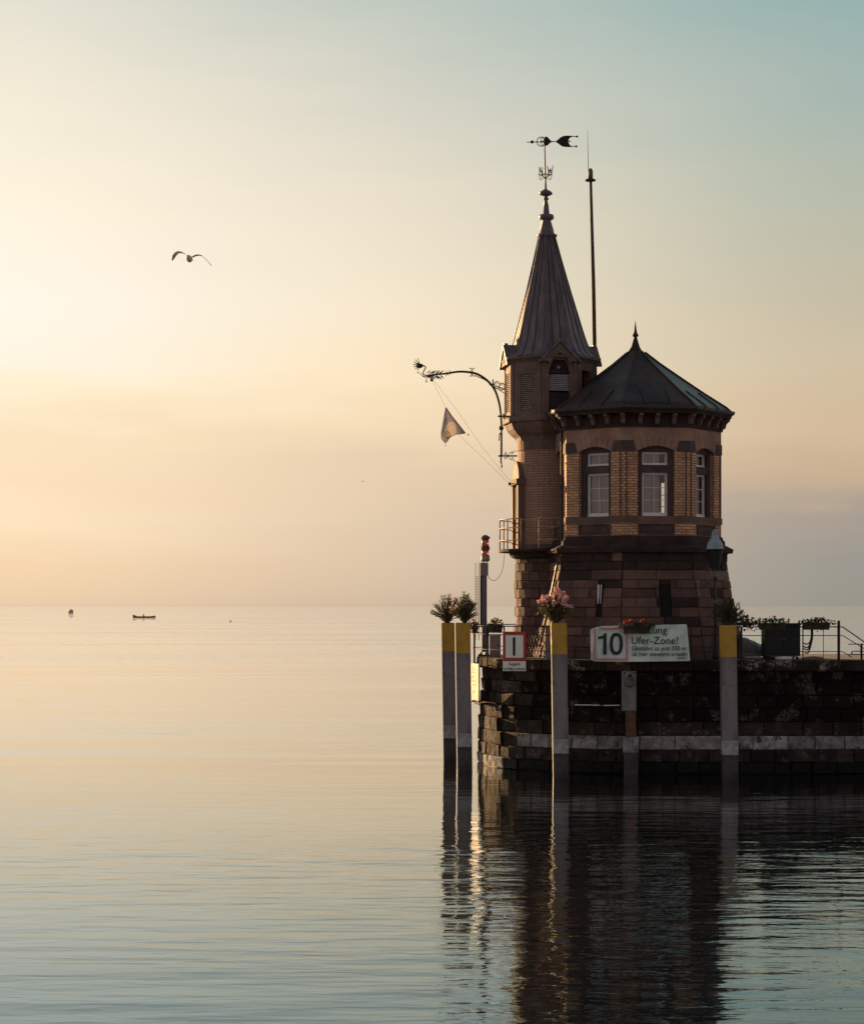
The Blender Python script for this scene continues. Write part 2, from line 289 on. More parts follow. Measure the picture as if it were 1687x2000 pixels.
# ------------------------------------------------------------------ mesh helpers
def P(px, py, Y): return Vector(((px-CX)/F*Y, Y, H+(HY-py)/F*Y))
def ZY(py, Y): return H+(HY-py)/F*Y
class MB:
    def __init__(s): s.v = []; s.f = []; s.mi = []; s.mats = []
    def mid(s, m):
        if m not in s.mats: s.mats.append(m)
        return s.mats.index(m)
    def poly(s, pts, m):
        b = len(s.v); s.v += [Vector(p) for p in pts]; s.f.append(list(range(b, b+len(pts)))); s.mi.append(s.mid(m))
    def mesh(s, pts, faces, m):
        b = len(s.v); s.v += [Vector(p) for p in pts]; k = s.mid(m)
        for f in faces: s.f.append([b+i for i in f]); s.mi.append(k)
    def hexa(s, a, m):   # a: 8 points, bottom 4 then top 4, same winding
        s.mesh(a, [(3,2,1,0),(4,5,6,7),(0,1,5,4),(1,2,6,5),(2,3,7,6),(3,0,4,7)], m)
    def box(s, c, d, m, rz=0, rot=None):
        c = Vector(c); x, y, z = d[0]/2, d[1]/2, d[2]/2
        mx = rot if rot is not None else Matrix.Rotation(rz, 3, 'Z')
        s.hexa([c + mx @ Vector(p) for p in ((-x,-y,-z),(x,-y,-z),(x,y,-z),(-x,y,-z),(-x,-y,z),(x,-y,z),(x,y,z),(-x,y,z))], m)
    def prism(s, pts, off, m):
        n = len(pts); off = Vector(off); a = [Vector(p) for p in pts]
        s.mesh(a + [p+off for p in a], [tuple(range(n-1,-1,-1)), tuple(range(n, 2*n))] + [(i, (i+1) % n, n+(i+1) % n, n+i) for i in range(n)], m)
    def tube(s, pts, r, m, seg=8, closed=False):
        pts = [Vector(p) for p in pts]; n = len(pts)
        rr = r if isinstance(r, (list, tuple)) else [r]*n
        vs = []; prev = None
        for i, p in enumerate(pts):
            if closed: t = pts[(i+1) % n]-pts[i-1]
            else: t = (pts[min(i+1, n-1)]-pts[max(i-1, 0)])
            t = t.normalized() if t.length > 1e-9 else Vector((0,0,1))
            if prev is None:
                a = Vector((0,0,1)) if abs(t.z) < .9 else Vector((1,0,0))
                u = t.cross(a).normalized()
            else:
                u = (prev - t*prev.dot(t)); u = u.normalized() if u.length > 1e-6 else t.orthogonal().normalized()
            prev = u; v = t.cross(u)
            for k in range(seg):
                an = 2*math.pi*k/seg; vs.append(p + (u*math.cos(an)+v*math.sin(an))*rr[i])
        fs = []
        for i in range(n if closed else n-1):
            j = (i+1) % n
            for k in range(seg): fs.append((i*seg+k, i*seg+(k+1) % seg, j*seg+(k+1) % seg, j*seg+k))
        if not closed: fs += [tuple(range(seg-1,-1,-1)), tuple((n-1)*seg+k for k in range(seg))]
        s.mesh(vs, fs, m)
    def lathe(s, prof, c, m, seg=20, ph0=0.0, a0=0, a1=360, cap=True):
        """prof (r,z) rows, angles measured from toward the camera"""
        c = Vector(c); full = abs(a1-a0) >= 359.9; n = seg if full else seg+1
        vs = []
        for r, z in prof:
            for k in range(n):
                a = R(ph0 + a0 + (a1-a0)*k/seg); vs.append(Vector((c.x + r*math.sin(a), c.y - r*math.cos(a), c.z+z)))
        fs = []; q = len(prof)
        for i in range(q-1):
            for k in range(seg):
                k2 = (k+1) % n; fs.append((i*n+k, i*n+k2, (i+1)*n+k2, (i+1)*n+k))
        if cap and full: fs += [tuple(range(n-1,-1,-1)), tuple((q-1)*n+k for k in range(n))]
        s.mesh(vs, fs, m)
    def ball(s, c, r, m, seg=10, rings=6, sc=(1,1,1)):
        c = Vector(c); vs = [c+Vector((0,0,-r*sc[2]))]; 
        for i in range(1, rings):
            a = math.pi*i/rings - math.pi/2
            for k in range(seg):
                t = 2*math.pi*k/seg; vs.append(c+Vector((r*sc[0]*math.cos(a)*math.cos(t), r*sc[1]*math.cos(a)*math.sin(t), r*sc[2]*math.sin(a))))
        vs.append(c+Vector((0,0,r*sc[2]))); fs = []
        for k in range(seg): fs.append((0, 1+(k+1) % seg, 1+k))
        for i in range(rings-2):
            for k in range(seg): a = 1+i*seg; fs.append((a+k, a+(k+1) % seg, a+seg+(k+1) % seg, a+seg+k))
        a = 1+(rings-2)*seg
        for k in range(seg): fs.append((a+k, a+(k+1) % seg, len(vs)-1))
        s.mesh(vs, fs, m)
    def shear(s, z0, k):
        for v in s.v: v.x -= (v.z-z0)*k
        return s
    def jitter(s, a, sd=1):
        r = random.Random(sd); d = {}
        for v in s.v:
            key = (round(v.x, 4), round(v.y, 4), round(v.z, 4))
            if key not in d: d[key] = Vector((r.uniform(-a, a), r.uniform(-a, a), r.uniform(-a, a)))
            v += d[key]
        return s
WL = {}
def obj(name, mb, parent=None, smooth=False, label=None):
    me = bpy.data.meshes.new(name)
    off = WL[parent.name] if parent is not None else Vector((0,0,0))
    me.from_pydata([v-off for v in mb.v], [], mb.f); me.update()
    for m in mb.mats: me.materials.append(mt[m])
    for p, k in zip(me.polygons, mb.mi): p.material_index = k; p.use_smooth = smooth
    uv = me.uv_layers.new(name='uv')
    for p in me.polygons:
        n = p.normal
        if abs(n.z) < .75:
            t = Vector((-n.y, n.x, 0)).normalized()
            for li in p.loop_indices:
                co = me.vertices[me.loops[li].vertex_index].co + off; uv.data[li].uv = (co.dot(t)+30, co.z)
        else:
            for li in p.loop_indices:
                co = me.vertices[me.loops[li].vertex_index].co + off; uv.data[li].uv = (co.x, co.y)
    o = bpy.data.objects.new(name, me); sc.collection.objects.link(o)
    if parent is not None: o.parent = parent; WL[o.name] = off
    else: WL[o.name] = Vector((0,0,0))
    if label: o['label'] = label
    return o
def thing(name, label, cat, loc, group=None):
    o = bpy.data.objects.new(name, None); sc.collection.objects.link(o); o.location = loc; WL[o.name] = Vector(loc)
    o['label'] = label; o['category'] = cat; o.empty_display_size = .3
    if group: o['group'] = group
    return o
def single(name, mb, label, cat, loc, group=None, smooth=False):
    loc = Vector(loc); mb.v = [v-loc for v in mb.v]
    WL['_'] = Vector((0,0,0))
    o = obj(name, mb, None, smooth); o.location = loc; WL[o.name] = loc
    o['label'] = label; o['category'] = cat
    if group: o['group'] = group
    return o
def spiral(c, r0, r1, a0, a1, n=16, plane='xz'):
    out = []
    for i in range(n+1):
        t = i/n; a = R(a0+(a1-a0)*t); r = r0+(r1-r0)*t
        out.append(Vector((c[0]+r*math.cos(a), c[1], c[2]+r*math.sin(a))))
    return out
def bez(pts, n=12):
    """catmull-rom through points"""
    p = [Vector(q) for q in pts]; p = [2*p[0]-p[1]] + p + [2*p[-1]-p[-2]]; out = []
    for i in range(1, len(p)-2):
        for j in range(n):
            t = j/n; a, b, c2, d = p[i-1], p[i], p[i+1], p[i+2]
            out.append(.5*((2*b)+(c2-a)*t+(2*a-5*b+4*c2-d)*t*t+(3*b-a-3*c2+d)*t*t*t))
    out.append(p[-2]); return out
def text_mb(txt, x0, x1, z0, z1, Y, mat, zbase=None):
    """text mesh fitted to the rectangle x0..x1, z0..z1 (z of its own bounding box) in the plane y=Y facing the camera"""
    cu = bpy.data.curves.new('t', 'FONT'); cu.body = txt; cu.extrude = .004; cu.resolution_u = 3
    ob = bpy.data.objects.new('t', cu); me = bpy.data.meshes.new_from_object(ob)
    xs = [v.co.x for v in me.vertices]; ys = [v.co.y for v in me.vertices]
    ax, bx, ay, by = min(xs), max(xs), min(ys), max(ys)
    mb = MB()
    pts = [Vector((x0+(v.co.x-ax)/(bx-ax)*(x1-x0), Y-v.co.z*1.0, z0+(v.co.y-ay)/(by-ay)*(z1-z0))) for v in me.vertices]
    mb.mesh(pts, [tuple(p.vertices) for p in me.polygons], mat)
    bpy.data.objects.remove(ob); bpy.data.curves.remove(cu); bpy.data.meshes.remove(me)
    return mb
def block(mb, f, u0, u1, z0, z1, d, c, m, depth=.12, rj=0.0):
    """one dressed stone on surface f(u,z,d) with chamfered edges"""
    j = lambda: rnd.uniform(-rj, rj)
    b = [f(u0,z0,-depth), f(u1,z0,-depth), f(u1,z1,-depth), f(u0,z1,-depth)]
    a = [f(u0,z0,d-c), f(u1,z0,d-c), f(u1,z1,d-c), f(u0,z1,d-c)]
    t = [f(u0+c+j(),z0+c+j(),d+j()), f(u1-c+j(),z0+c+j(),d+j()), f(u1-c+j(),z1-c+j(),d+j()), f(u0+c+j(),z1-c+j(),d+j())]
    mb.mesh(b+a+t, [(0,1,5,4),(1,2,6,5),(2,3,7,6),(3,0,4,7),(4,5,9,8),(5,6,10,9),(6,7,11,10),(7,4,8,11),(8,9,10,11)], m)
# ------------------------------------------------------------------ water
mb = MB(); S = 60000
xs = [-S,-3000,-300,0,300,3000,S]; ys = [-2000,-100,60,200,1000,6000,S]
for i in range(6):
    for j in range(6): mb.poly([(xs[i],ys[j],0),(xs[i+1],ys[j],0),(xs[i+1],ys[j+1],0),(xs[i],ys[j+1],0)], 'water')
me_o = obj('water', mb); me_o['kind'] = 'structure'
# ------------------------------------------------------------------ pier
PC = Vector((6.3, 66.2, 0)); RP = 4.65
def fp(u, z, d):
    r = RP + d
    if z > 2.45: r -= .10
    if u > 0: return Vector((PC.x+u, PC.y-r, z))
    a = u/RP
    if a < -math.pi: return Vector((PC.x - (a+math.pi)*RP, PC.y+r, z))
    return Vector((PC.x + r*math.sin(a), PC.y - r*math.cos(a), z))
pier = thing('pier', 'dark stone harbour pier with a rounded head and a pale stone course', 'pier', (PC.x, PC.y, 0))
def outline(r, z, xr=60, n=48):
    o = [Vector((PC.x+r*math.sin(-math.pi+math.pi*i/n), PC.y-r*math.cos(-math.pi+math.pi*i/n), z)) for i in range(n+1)]
    return o + [Vector((xr, PC.y-r, z)), Vector((xr, PC.y+r, z))]
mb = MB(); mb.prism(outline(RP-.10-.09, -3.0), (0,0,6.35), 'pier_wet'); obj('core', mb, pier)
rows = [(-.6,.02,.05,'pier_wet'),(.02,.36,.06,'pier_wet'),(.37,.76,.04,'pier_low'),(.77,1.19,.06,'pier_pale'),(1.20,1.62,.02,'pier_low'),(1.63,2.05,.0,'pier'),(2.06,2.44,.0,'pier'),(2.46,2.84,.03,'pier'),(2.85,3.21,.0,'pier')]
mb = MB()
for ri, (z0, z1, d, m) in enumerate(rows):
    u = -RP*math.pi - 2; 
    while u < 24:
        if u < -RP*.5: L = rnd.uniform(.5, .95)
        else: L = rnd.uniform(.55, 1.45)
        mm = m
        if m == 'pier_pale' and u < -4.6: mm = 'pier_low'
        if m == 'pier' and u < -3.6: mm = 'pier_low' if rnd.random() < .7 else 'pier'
        if ri == 1 and u < -4.9: mm = 'pier_pale'  # paler stones paint the sunlight on the lowest course of the head
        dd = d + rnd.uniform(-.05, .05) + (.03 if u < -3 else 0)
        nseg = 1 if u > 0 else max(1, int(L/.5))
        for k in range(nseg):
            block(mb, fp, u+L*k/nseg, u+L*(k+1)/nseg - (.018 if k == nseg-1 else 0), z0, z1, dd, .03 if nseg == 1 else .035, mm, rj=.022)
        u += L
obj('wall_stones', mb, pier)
mb = MB(); u = -RP*math.pi-2
while u < 24:
    L = rnd.uniform(.55, .8) if u < 0 else rnd.uniform(1.1, 1.8)
    block(mb, lambda a, z, d: fp(a, 3.0 if z > 2.45 else z, d)+Vector((0,0,z-(3.0 if z > 2.45 else z))), u, u+L-.015, 3.22, 3.56, .25+rnd.uniform(-.015, .02), .035, 'coping', depth=.9, rj=.012)
    u += L
obj('coping', mb, pier)
mb = MB(); mb.prism(outline(RP-.7, 3.35), (0,0,.2), 'deck'); obj('deck', mb, pier)
# ------------------------------------------------------------------ harbour building
OC = Vector((6.84, 66.0, 0)); RO = 2.84; C22 = math.cos(R(22.5)); S22 = math.sin(R(22.5))
FACES = [-36.5+45*k for k in range(8)]           # -30.5, 14.5, 59.5, 104.5, 149.5, 194.5, 239.5, 284.5(-75.5)
def ff(phi, Rr, C=OC):
    a = R(phi); n = Vector((math.sin(a), -math.cos(a), 0)); t = Vector((math.cos(a), math.sin(a), 0)); ap = Rr*C22
    return lambda u, z, d=0.0: Vector((C.x, C.y, z)) + n*(ap+d) + t*u
bld = thing('harbour_tower_house', 'octagonal brick harbour building with dark stone base, belfry turret and pointed spire', 'building', (OC.x, OC.y, 3.56))
def oct_ring(mb, r0, r1, z0, z1, m, C=OC, ph=-59.0, rt=None):
    """solid octagonal course, radius r0 bottom r1 top"""
    mb.lathe([(r0,z0),(r1,z1)], (C.x,C.y,0), m, 8, ph)
SIDE = 2*RO*S22; HW = .61; HS = SIDE/2
# base with blocks
def base_R(z): return 2.97 + max(0, 6.6-z)/3.04*.62
mb = MB(); oct_ring(mb, base_R(3.4)-.03, base_R(6.6)-.03, 3.4, 6.6, 'trim_dark'); oct_ring(mb, base_R(6.6)-.03, 2.94, 6.6, 6.99, 'trim_dark')
hts = [3.50, 3.93, 4.28, 4.60, 4.90, 5.22, 5.52, 5.83, 6.10, 6.42, 6.70, 6.985]
for fi_, phi in enumerate(FACES):
    def fb(u, z, d, phi=phi):
        return ff(phi, base_R(z))(u, z, d)
    slot = {0: (.42,.13), 1: (.20,.2)}.get(fi_)
    for i in range(len(hts)-1):
        z0, z1 = hts[i]+.008, hts[i+1]
        hs = base_R((z0+z1)/2)*S22 + .0
        x = -hs; first = True
        while x < hs-.02:
            L = rnd.uniform(.4, .6) if (first and i % 2) else rnd.uniform(.7, 1.35)
            if x+L > hs-.35: L = hs-x
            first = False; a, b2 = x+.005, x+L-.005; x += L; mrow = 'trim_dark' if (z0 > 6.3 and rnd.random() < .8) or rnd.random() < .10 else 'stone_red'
            segs = [(a, b2)]
            if slot and 4.9 <= z0 < 6.0:
                s0, s1 = slot[0]-slot[1], slot[0]+slot[1]; ns = []
                for (p_, q_) in segs:
                    if q_ <= s0 or p_ >= s1: ns.append((p_, q_))
                    else:
                        if p_ < s0-.06: ns.append((p_, s0))
                        if q_ > s1+.06: ns.append((s1, q_))
                segs = ns
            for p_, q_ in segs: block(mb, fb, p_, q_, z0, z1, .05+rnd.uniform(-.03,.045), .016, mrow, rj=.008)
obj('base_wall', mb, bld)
# slit windows in the base
for fi_, (uc, hw) in ((0,(.42,.13)), (1,(.20,.2))):
    fb = ff(FACES[fi_], base_R(5.45)); mb = MB()
    kk = (base_R(4.92)-base_R(5.45))*C22; mb.prism([fb(uc-hw-.02,4.92,kk-.02), fb(uc+hw+.02,4.92,kk-.02), fb(uc+hw+.02,5.98,-kk-.015), fb(uc-hw-.02,5.98,-kk-.015)], fb(0,0,0)-fb(0,0,.03), 'dark')
    sw = obj('slit_window', mb, bld)
    if fi_ == 0:
        mb = MB()
        for uu, ww in ((uc-hw+.02,.045),(uc-hw+.13,.02)): mb.hexa([fb(uu,4.93,.02), fb(uu+ww,4.93,.02), fb(uu+ww,4.93,-.03), fb(uu,4.93,-.03), fb(uu,5.95,-.02), fb(uu+ww,5.95,-.02), fb(uu+ww,5.95,-.08), fb(uu,5.95,-.08)], 'white')  # white strips on the left paint the lit reveal of this slit
        obj('frame', mb, sw)
# ledge and mouldings
mb = MB(); oct_ring(mb, 3.02, 3.10, 6.95, 7.0, 'trim_dark'); oct_ring(mb, 3.22, 3.25, 7.0, 7.14, 'trim_dark'); oct_ring(mb, 3.22, 3.02, 7.142, 7.25, 'trim_dark')
oct_ring(mb, 2.98, 2.96, 7.25, 7.42, 'trim_dark'); oct_ring(mb, 2.92, 2.88, 7.42, 7.54, 'trim_dark')
obj('ledge', mb, bld)
# brick storey: every face with its opening
ZB0, ZB1, ZS, ZA, ZT = 7.54, 8.16, 10.27, 10.43, 11.12; TH = .44
brick, frz, belt, impost = MB(), MB(), MB(), MB()
def slab(mb, f, u0, u1, z0, z1, d0, d1, m):
    mb.hexa([f(u0,z0,d1), f(u1,z0,d1), f(u1,z0,d0), f(u0,z0,d0), f(u0,z1,d1), f(u1,z1,d1), f(u1,z1,d0), f(u0,z1,d0)], m)
def arch_z(u, hw=HW, zs=ZS, za=ZA):
    h = za-zs; rad = (hw*hw+h*h)/(2*h); return za-rad+math.sqrt(max(0, rad*rad-u*u))
for fi_, phi in enumerate(FACES):
    f = ff(phi, RO)
    # piers left and right of the window, panel zone
    for a, b2 in ((-HS,-HW),(HW,HS)): slab(brick, f, a, b2, ZB1, ZS, -TH, 0, 'brick')
    slab(brick, f, -HS, HS, ZB0, ZB1-.21, -TH, 0, 'brick')
    slab(belt, f, -HS-.015, HS+.015, ZB1-.21, ZB1, -TH, .035, 'trim')
    # frieze with arch underside
    N = 10; us = [-HW+2*HW*i/N for i in range(N+1)]
    lo = [f(u, arch_z(u), 0) for u in us]
    pts = [f(-HS, ZS, 0)] + lo + [f(HS, ZS, 0), f(HS, ZT, 0), f(-HS, ZT, 0)]
    frz.prism(pts, f(0,0,-TH)-f(0,0,0), 'frieze')
    # voussoir ring, slightly proud
    for i in range(7):
        u0 = -HW-.02+(2*HW+.04)*i/7; u1 = -HW-.02+(2*HW+.04)*(i+1)/7-.012; k = 1.22
        zz = lambda u: arch_z(max(-HW, min(HW, u)))
        top = ZA+.30+(.06 if i == 3 else 0)
        frz.prism([f(u0, zz(u0)+.002, 0), f(u1, zz(u1)+.002, 0), f(u1*k, top, 0), f(u0*k, top, 0)], f(0,0,.016)-f(0,0,0), 'frieze')
    # dark impost stones at the corners
    for a, b2 in ((-HS-.006,-HW-.16),(HW+.16,HS+.006)):
        sg = -1 if a < 0 else 1
        pts = [f(a,ZS-.01,0), f(b2,ZS-.01,0), f(b2,ZS+.33,0), f(a,ZS+.33,0)]
        if sg < 0: pts[1] = f(b2+.1,ZS-.01,0)
        else: pts[0] = f(a-.1,ZS-.01,0)
        impost.prism(pts, f(0,0,.03)-f(0,0,0), 'trim_jamb'); obj('impost', impost, bld); impost = MB()
    # vertical corner rolls and recess
    a = R(phi-22.5)
obj('brick_wall', brick, bld); obj('frieze', frz, bld); obj('sill_course', belt, bld)
for k in range(8):
    phi = FACES[k]-22.5; mb = MB()
    if abs(phi+59) < 1: continue
    for dphi in (-2.1, 2.1):
        a = R(phi+dphi); r = RO*(1.0 if abs(dphi) < .1 else .992)
        mb.tube([(OC.x+r*math.sin(a), OC.y-r*math.cos(a), ZB1), (OC.x+r*math.sin(a), OC.y-r*math.cos(a), ZS)], .022, 'stone_red', 6)
    obj('corner_roll', mb, bld)
# windows
for fi_, phi in enumerate(FACES):
    f = ff(phi, RO); mb = MB()
    z0, z1a, z1b, z2 = 8.18, 9.58, 9.82, 10.25; j = .435
    for a, b2 in ((-HW+.001,-j),(j,HW-.001)): slab(mb, f, a, b2, ZB1+.001, ZS-.02, -.38, -.16, 'trim_jamb')
    slab(mb, f, -j, j, z1a, z1b, -.38, -.14, 'trim_jamb')
    pts = [f(-HW+.002, ZS-.02, -.16)] + [f(u, arch_z(u)-.002, -.16) for u in [-HW+.002+(2*HW-.004)*i/8 for i in range(9)]] + [f(HW-.002, ZS-.02, -.16)]
    mb.prism(pts, f(0,0,-.22)-f(0,0,0), 'trim_jamb')
    wn = obj('window', mb, bld)
    mb = MB()
    for (zl, zh, nh) in ((ZB1+.002, z1a, 2), (z1b, ZS-.022, 0)):
        t = .045; lowt = .10 if nh else .05
        slab(mb, f, -j, j, zl, zl+lowt, -.35, -.255, 'white'); slab(mb, f, -j, j, zh-t, zh, -.35, -.28, 'white')
        slab(mb, f, -j, -j+t, zl+lowt, zh-t, -.35, -.28, 'white'); slab(mb, f, j-t, j, zl+lowt, zh-t, -.35, -.28, 'white')
        # sash
        a = j-t-.012; t2 = .024
        slab(mb, f, -a, a, zl+lowt, zl+lowt+t2, -.34, -.30, 'white'); slab(mb, f, -a, a, zh-t-t2, zh-t, -.34, -.30, 'white')
        slab(mb, f, -a, -a+t2, zl+lowt+t2, zh-t-t2, -.34, -.30, 'white'); slab(mb, f, a-t2, a, zl+lowt+t2, zh-t-t2, -.34, -.30, 'white')
    obj('frame', mb, wn)
    mb = MB()
    slab(mb, f, -.010, .010, ZB1+.14, z1a-.09, -.335, -.31, 'white'); slab(mb, f, -.012, .012, z1b+.09, ZS-.11, -.335, -.31, 'white')
    for q_ in (1, 2):
        zq = ZB1+.14+(z1a-.09-ZB1-.14)*q_/3; slab(mb, f, -.37, .37, zq-.011, zq+.011, -.333, -.312, 'white')
    obj('glazing_bar', mb, wn)
    mb = MB(); mb.poly([f(-.38,ZB1+.12,-.325), f(.38,ZB1+.12,-.325), f(.38,z1a-.07,-.325), f(-.38,z1a-.07,-.325)], 'glass')
    mb.poly([f(-.38,z1b+.07,-.325), f(.38,z1b+.07,-.325), f(.38,ZS-.09,-.325), f(-.38,ZS-.09,-.325)], 'glass')
    obj('pane', mb, wn)
    if fi_ in (0, 1, 2, 7):
        mb = MB(); ur = .20 if fi_ == 1 else .38; n = 26; pts = []
        for i in range(n+1):
            u = -.38+(ur+.38)*i/n; pts.append((u, -.41+.012*math.sin(i*1.9)))
        for i in range(n):
            (ua, da), (ub, db) = pts[i], pts[i+1]
            for (za, zb) in ((ZB1+.05, z1a),(z1b, ZS-.05)): mb.poly([f(ua,za,da), f(ub,za,db), f(ub,zb,db), f(ua,zb,da)], 'curtain')
        obj('curtain', mb, wn, True)
    # recessed panel under the sill
    mb = MB(); pz0, pz1, pw = 7.575, 7.925, .60
    slab(mb, f, -pw, pw, pz0, pz1, 0, .012, 'trim_jamb')
    for a in ((-pw, pw, pz0, pz0+.045), (-pw, pw, pz1-.045, pz1), (-pw, -pw+.05, pz0+.045, pz1-.045), (pw-.05, pw, pz0+.045, pz1-.045)): slab(mb, f, *a, .012, .05, 'trim_jamb')
    slab(mb, f, -pw+.1, pw-.1, pz0+.09, pz1-.09, .012, .032, 'trim_jamb')
    obj('sill_panel', mb, bld)
mb = MB(); oct_ring(mb, RO-TH, RO-TH, 7.9, 7.94, 'room'); obj('floor', mb, bld); mb = MB(); oct_ring(mb, RO-TH, RO-TH, 10.95, 11.0, 'room'); obj('ceiling', mb, bld)
# cornice
mb = MB(); oct_ring(mb, RO+.05, RO+.07, ZT-.09, ZT, 'trim_dark'); oct_ring(mb, RO+.02, RO+.02, ZT+.001, 11.56, 'trim_dark'); oct_ring(mb, 3.17, 3.20, 11.46, 11.56, 'trim_dark')
obj('cornice', mb, bld)
for k in range(8):
    f = ff(FACES[k], RO+.02)
    for u in (-.56, 0, .56, None):
        mb = MB()
        if u is None:
            a = R(FACES[k]+22.5); n = Vector((math.sin(a), -math.cos(a), 0)); t = Vector((math.cos(a), math.sin(a), 0)); rr = RO+.02
            g_ = lambda uu, z, d: Vector((OC.x, OC.y, z))+n*(rr+d)+t*uu; uc = 0
        else: g_ = f; uc = u
        prof = [(0,ZT+.005),(.10,ZT+.01),(.13,ZT+.07),(.15,ZT+.16),(.21,ZT+.23),(.27,ZT+.27),(.27,11.457),(0,11.457)]
        mb.prism([g_(uc-.065, z, d) for d, z in prof], g_(.13,0,0)-g_(0,0,0), 'trim')
        obj('eaves_bracket', mb, bld)
mb = MB()
prof = [(3.19,11.562),(3.24,11.57),(3.29,11.62),(3.30,11.70),(3.27,11.705),(3.22,11.66),(3.18,11.65)]
mb.lathe(prof, (OC.x,OC.y,0), 'gutter', 8, -59, cap=False)
for k in range(8):
    f = ff(FACES[k], 3.30)
    for u in (-.8, 0, .8): slab(mb, f, u-.012, u+.012, 11.60, 11.735, .0, .012, 'gutter')
obj('gutter', mb, bld)
# roof
mb = MB(); rp_ = [(3.20,11.66),(3.0,11.84),(2.3,12.30),(1.5,12.86),(.8,13.36),(.30,13.76),(.14,13.88),(.0,13.95)]
mb.lathe(rp_, (OC.x,OC.y,0), 'roof', 8, -59, cap=False)
roof = obj('roof', mb, bld)
mb = MB()
for k in range(8):
    a = R(FACES[k]-22.5)
    mb.tube([Vector((OC.x+(r+.01)*math.sin(a), OC.y-(r+.01)*math.cos(a), z+.015)) for r, z in rp_[:-2]], .028, 'roof', 6)
    f = ff(FACES[k], 0)
    n = Vector((math.sin(R(FACES[k])), -math.cos(R(FACES[k])), 0)); t = Vector((math.cos(R(FACES[k])), math.sin(R(FACES[k])), 0))
    for us, zt in ((-.42, 12.78), (.42, 12.78)):
        ln = []
        for r, z in rp_[:-2]:
            if z > zt and len(ln) > 1: break
            ln.append(Vector((OC.x,OC.y,z+.012)) + n*(r*C22+.01) + t*us)
        mb.tube(ln, .018, 'roof', 5)
obj('roof_seams', mb, roof)
mb = MB(); mb.lathe([(.27,13.74),(.15,13.95),(.07,14.22),(.05,14.28),(.10,14.31),(.105,14.36),(.06,14.42),(.045,14.5),(.0,14.86)], (OC.x-.02,OC.y,0), 'iron', 12, cap=False)
obj('finial', mb, roof, True)
# downpipe
f7 = ff(-81.5, RO)
mb = MB()
pp = [f7(.62,11.55,.40), f7(.64,11.35,.25), f7(.60,11.10,.05), f7(.60,7.1,.06), f7(.66,6.9,.15), f7(.66,6.5,.24), f7(.68,5.4,.47), f7(.66,3.9,.80)]
mb.tube(pp, .038, 'gutter', 8)
for z in (10.6, 9.2, 7.8): mb.box(f7(.60,z,.03), (.11,.11,.04), 'gutter')
obj('downpipe', mb, bld, True)
# ------------------------------------------------------------------ turret
TC = Vector((4.04, 67.3, 0)); RS = 1.17
def ft(u, z, d):
    a = u/RS; r = RS+d; return Vector((TC.x+r*math.sin(a), TC.y-r*math.cos(a), z))
mb = MB(); mb.lathe([(RS-.02,3.4),(RS-.02,6.98)], (TC.x,TC.y,0), 'trim_dark', 32)
for i in range(len(hts)-1):
    z0, z1 = hts[i]+.012, hts[i+1]; u = -RS*math.pi + rnd.uniform(0,.3); end = u+2*RS*math.pi
    dd = .12 if i in (1,2,6,7) else .03
    while u < end-.05:
        L = min(rnd.uniform(.42,.75), end-u); L = end-u if end-u-L < .25 else L; d_ = dd*rnd.uniform(.3,1)+rnd.uniform(-.01,.02)
        for k in range(2): block(mb, ft, u+L*k/2+(.006 if k == 0 else 0), u+L*(k+1)/2-(.006 if k else 0), z0, z1, d_, .015, 'stone_red', rj=.004)
        u += L
obj('turret_base', mb, bld)
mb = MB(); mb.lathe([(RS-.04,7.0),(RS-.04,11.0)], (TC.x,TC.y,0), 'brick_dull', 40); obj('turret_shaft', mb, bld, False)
for z0, z1, d in ((7.0,7.35,.05),(10.55,10.95,.02)):
    mb = MB(); mb.lathe([(RS-.03+d,z0),(RS-.03+d,z1)], (TC.x,TC.y,0), 'trim', 40); obj('turret_band', mb, bld)
# turret ledge / balcony slab
mb = MB(); mb.lathe([(1.22,6.86),(1.36,6.94),(1.40,7.02),(1.40,7.08)], (TC.x,TC.y,0), 'trim_dark', 32)
mb.lathe([(1.74,7.082),(1.76,7.10),(1.76,7.18),(1.72,7.19)], (TC.x,TC.y,0), 'trim_dark', 32)
obj('balcony_slab', mb, bld)
# balcony railing
RB = 1.72
def ab(a, z, r=RB): return Vector((TC.x+r*math.sin(R(a)), TC.y-r*math.cos(R(a)), z))
mb = MB()
for a in (-140,-115,-90,-60,-38,-16): mb.tube([ab(a,7.18), ab(a,8.20)], .024, 'rail_sunlit', 6)
for z in (8.20, 7.90, 7.48):
    mb.tube([ab(a,z) for a in range(-140,-37,6)], .020 if z < 8 else .022, 'rail_sunlit', 6)
    mb.tube([ab(a,z) for a in range(-16,20,4)], .020 if z < 8 else .022, 'rail_sunlit', 6)
mb.tube([ab(a,8.18-.05*math.sin(R((a+38)/22*180))) for a in range(-38,-15,3)], .012, 'rail_sunlit', 5)
obj('balcony_railing', mb, bld, True)
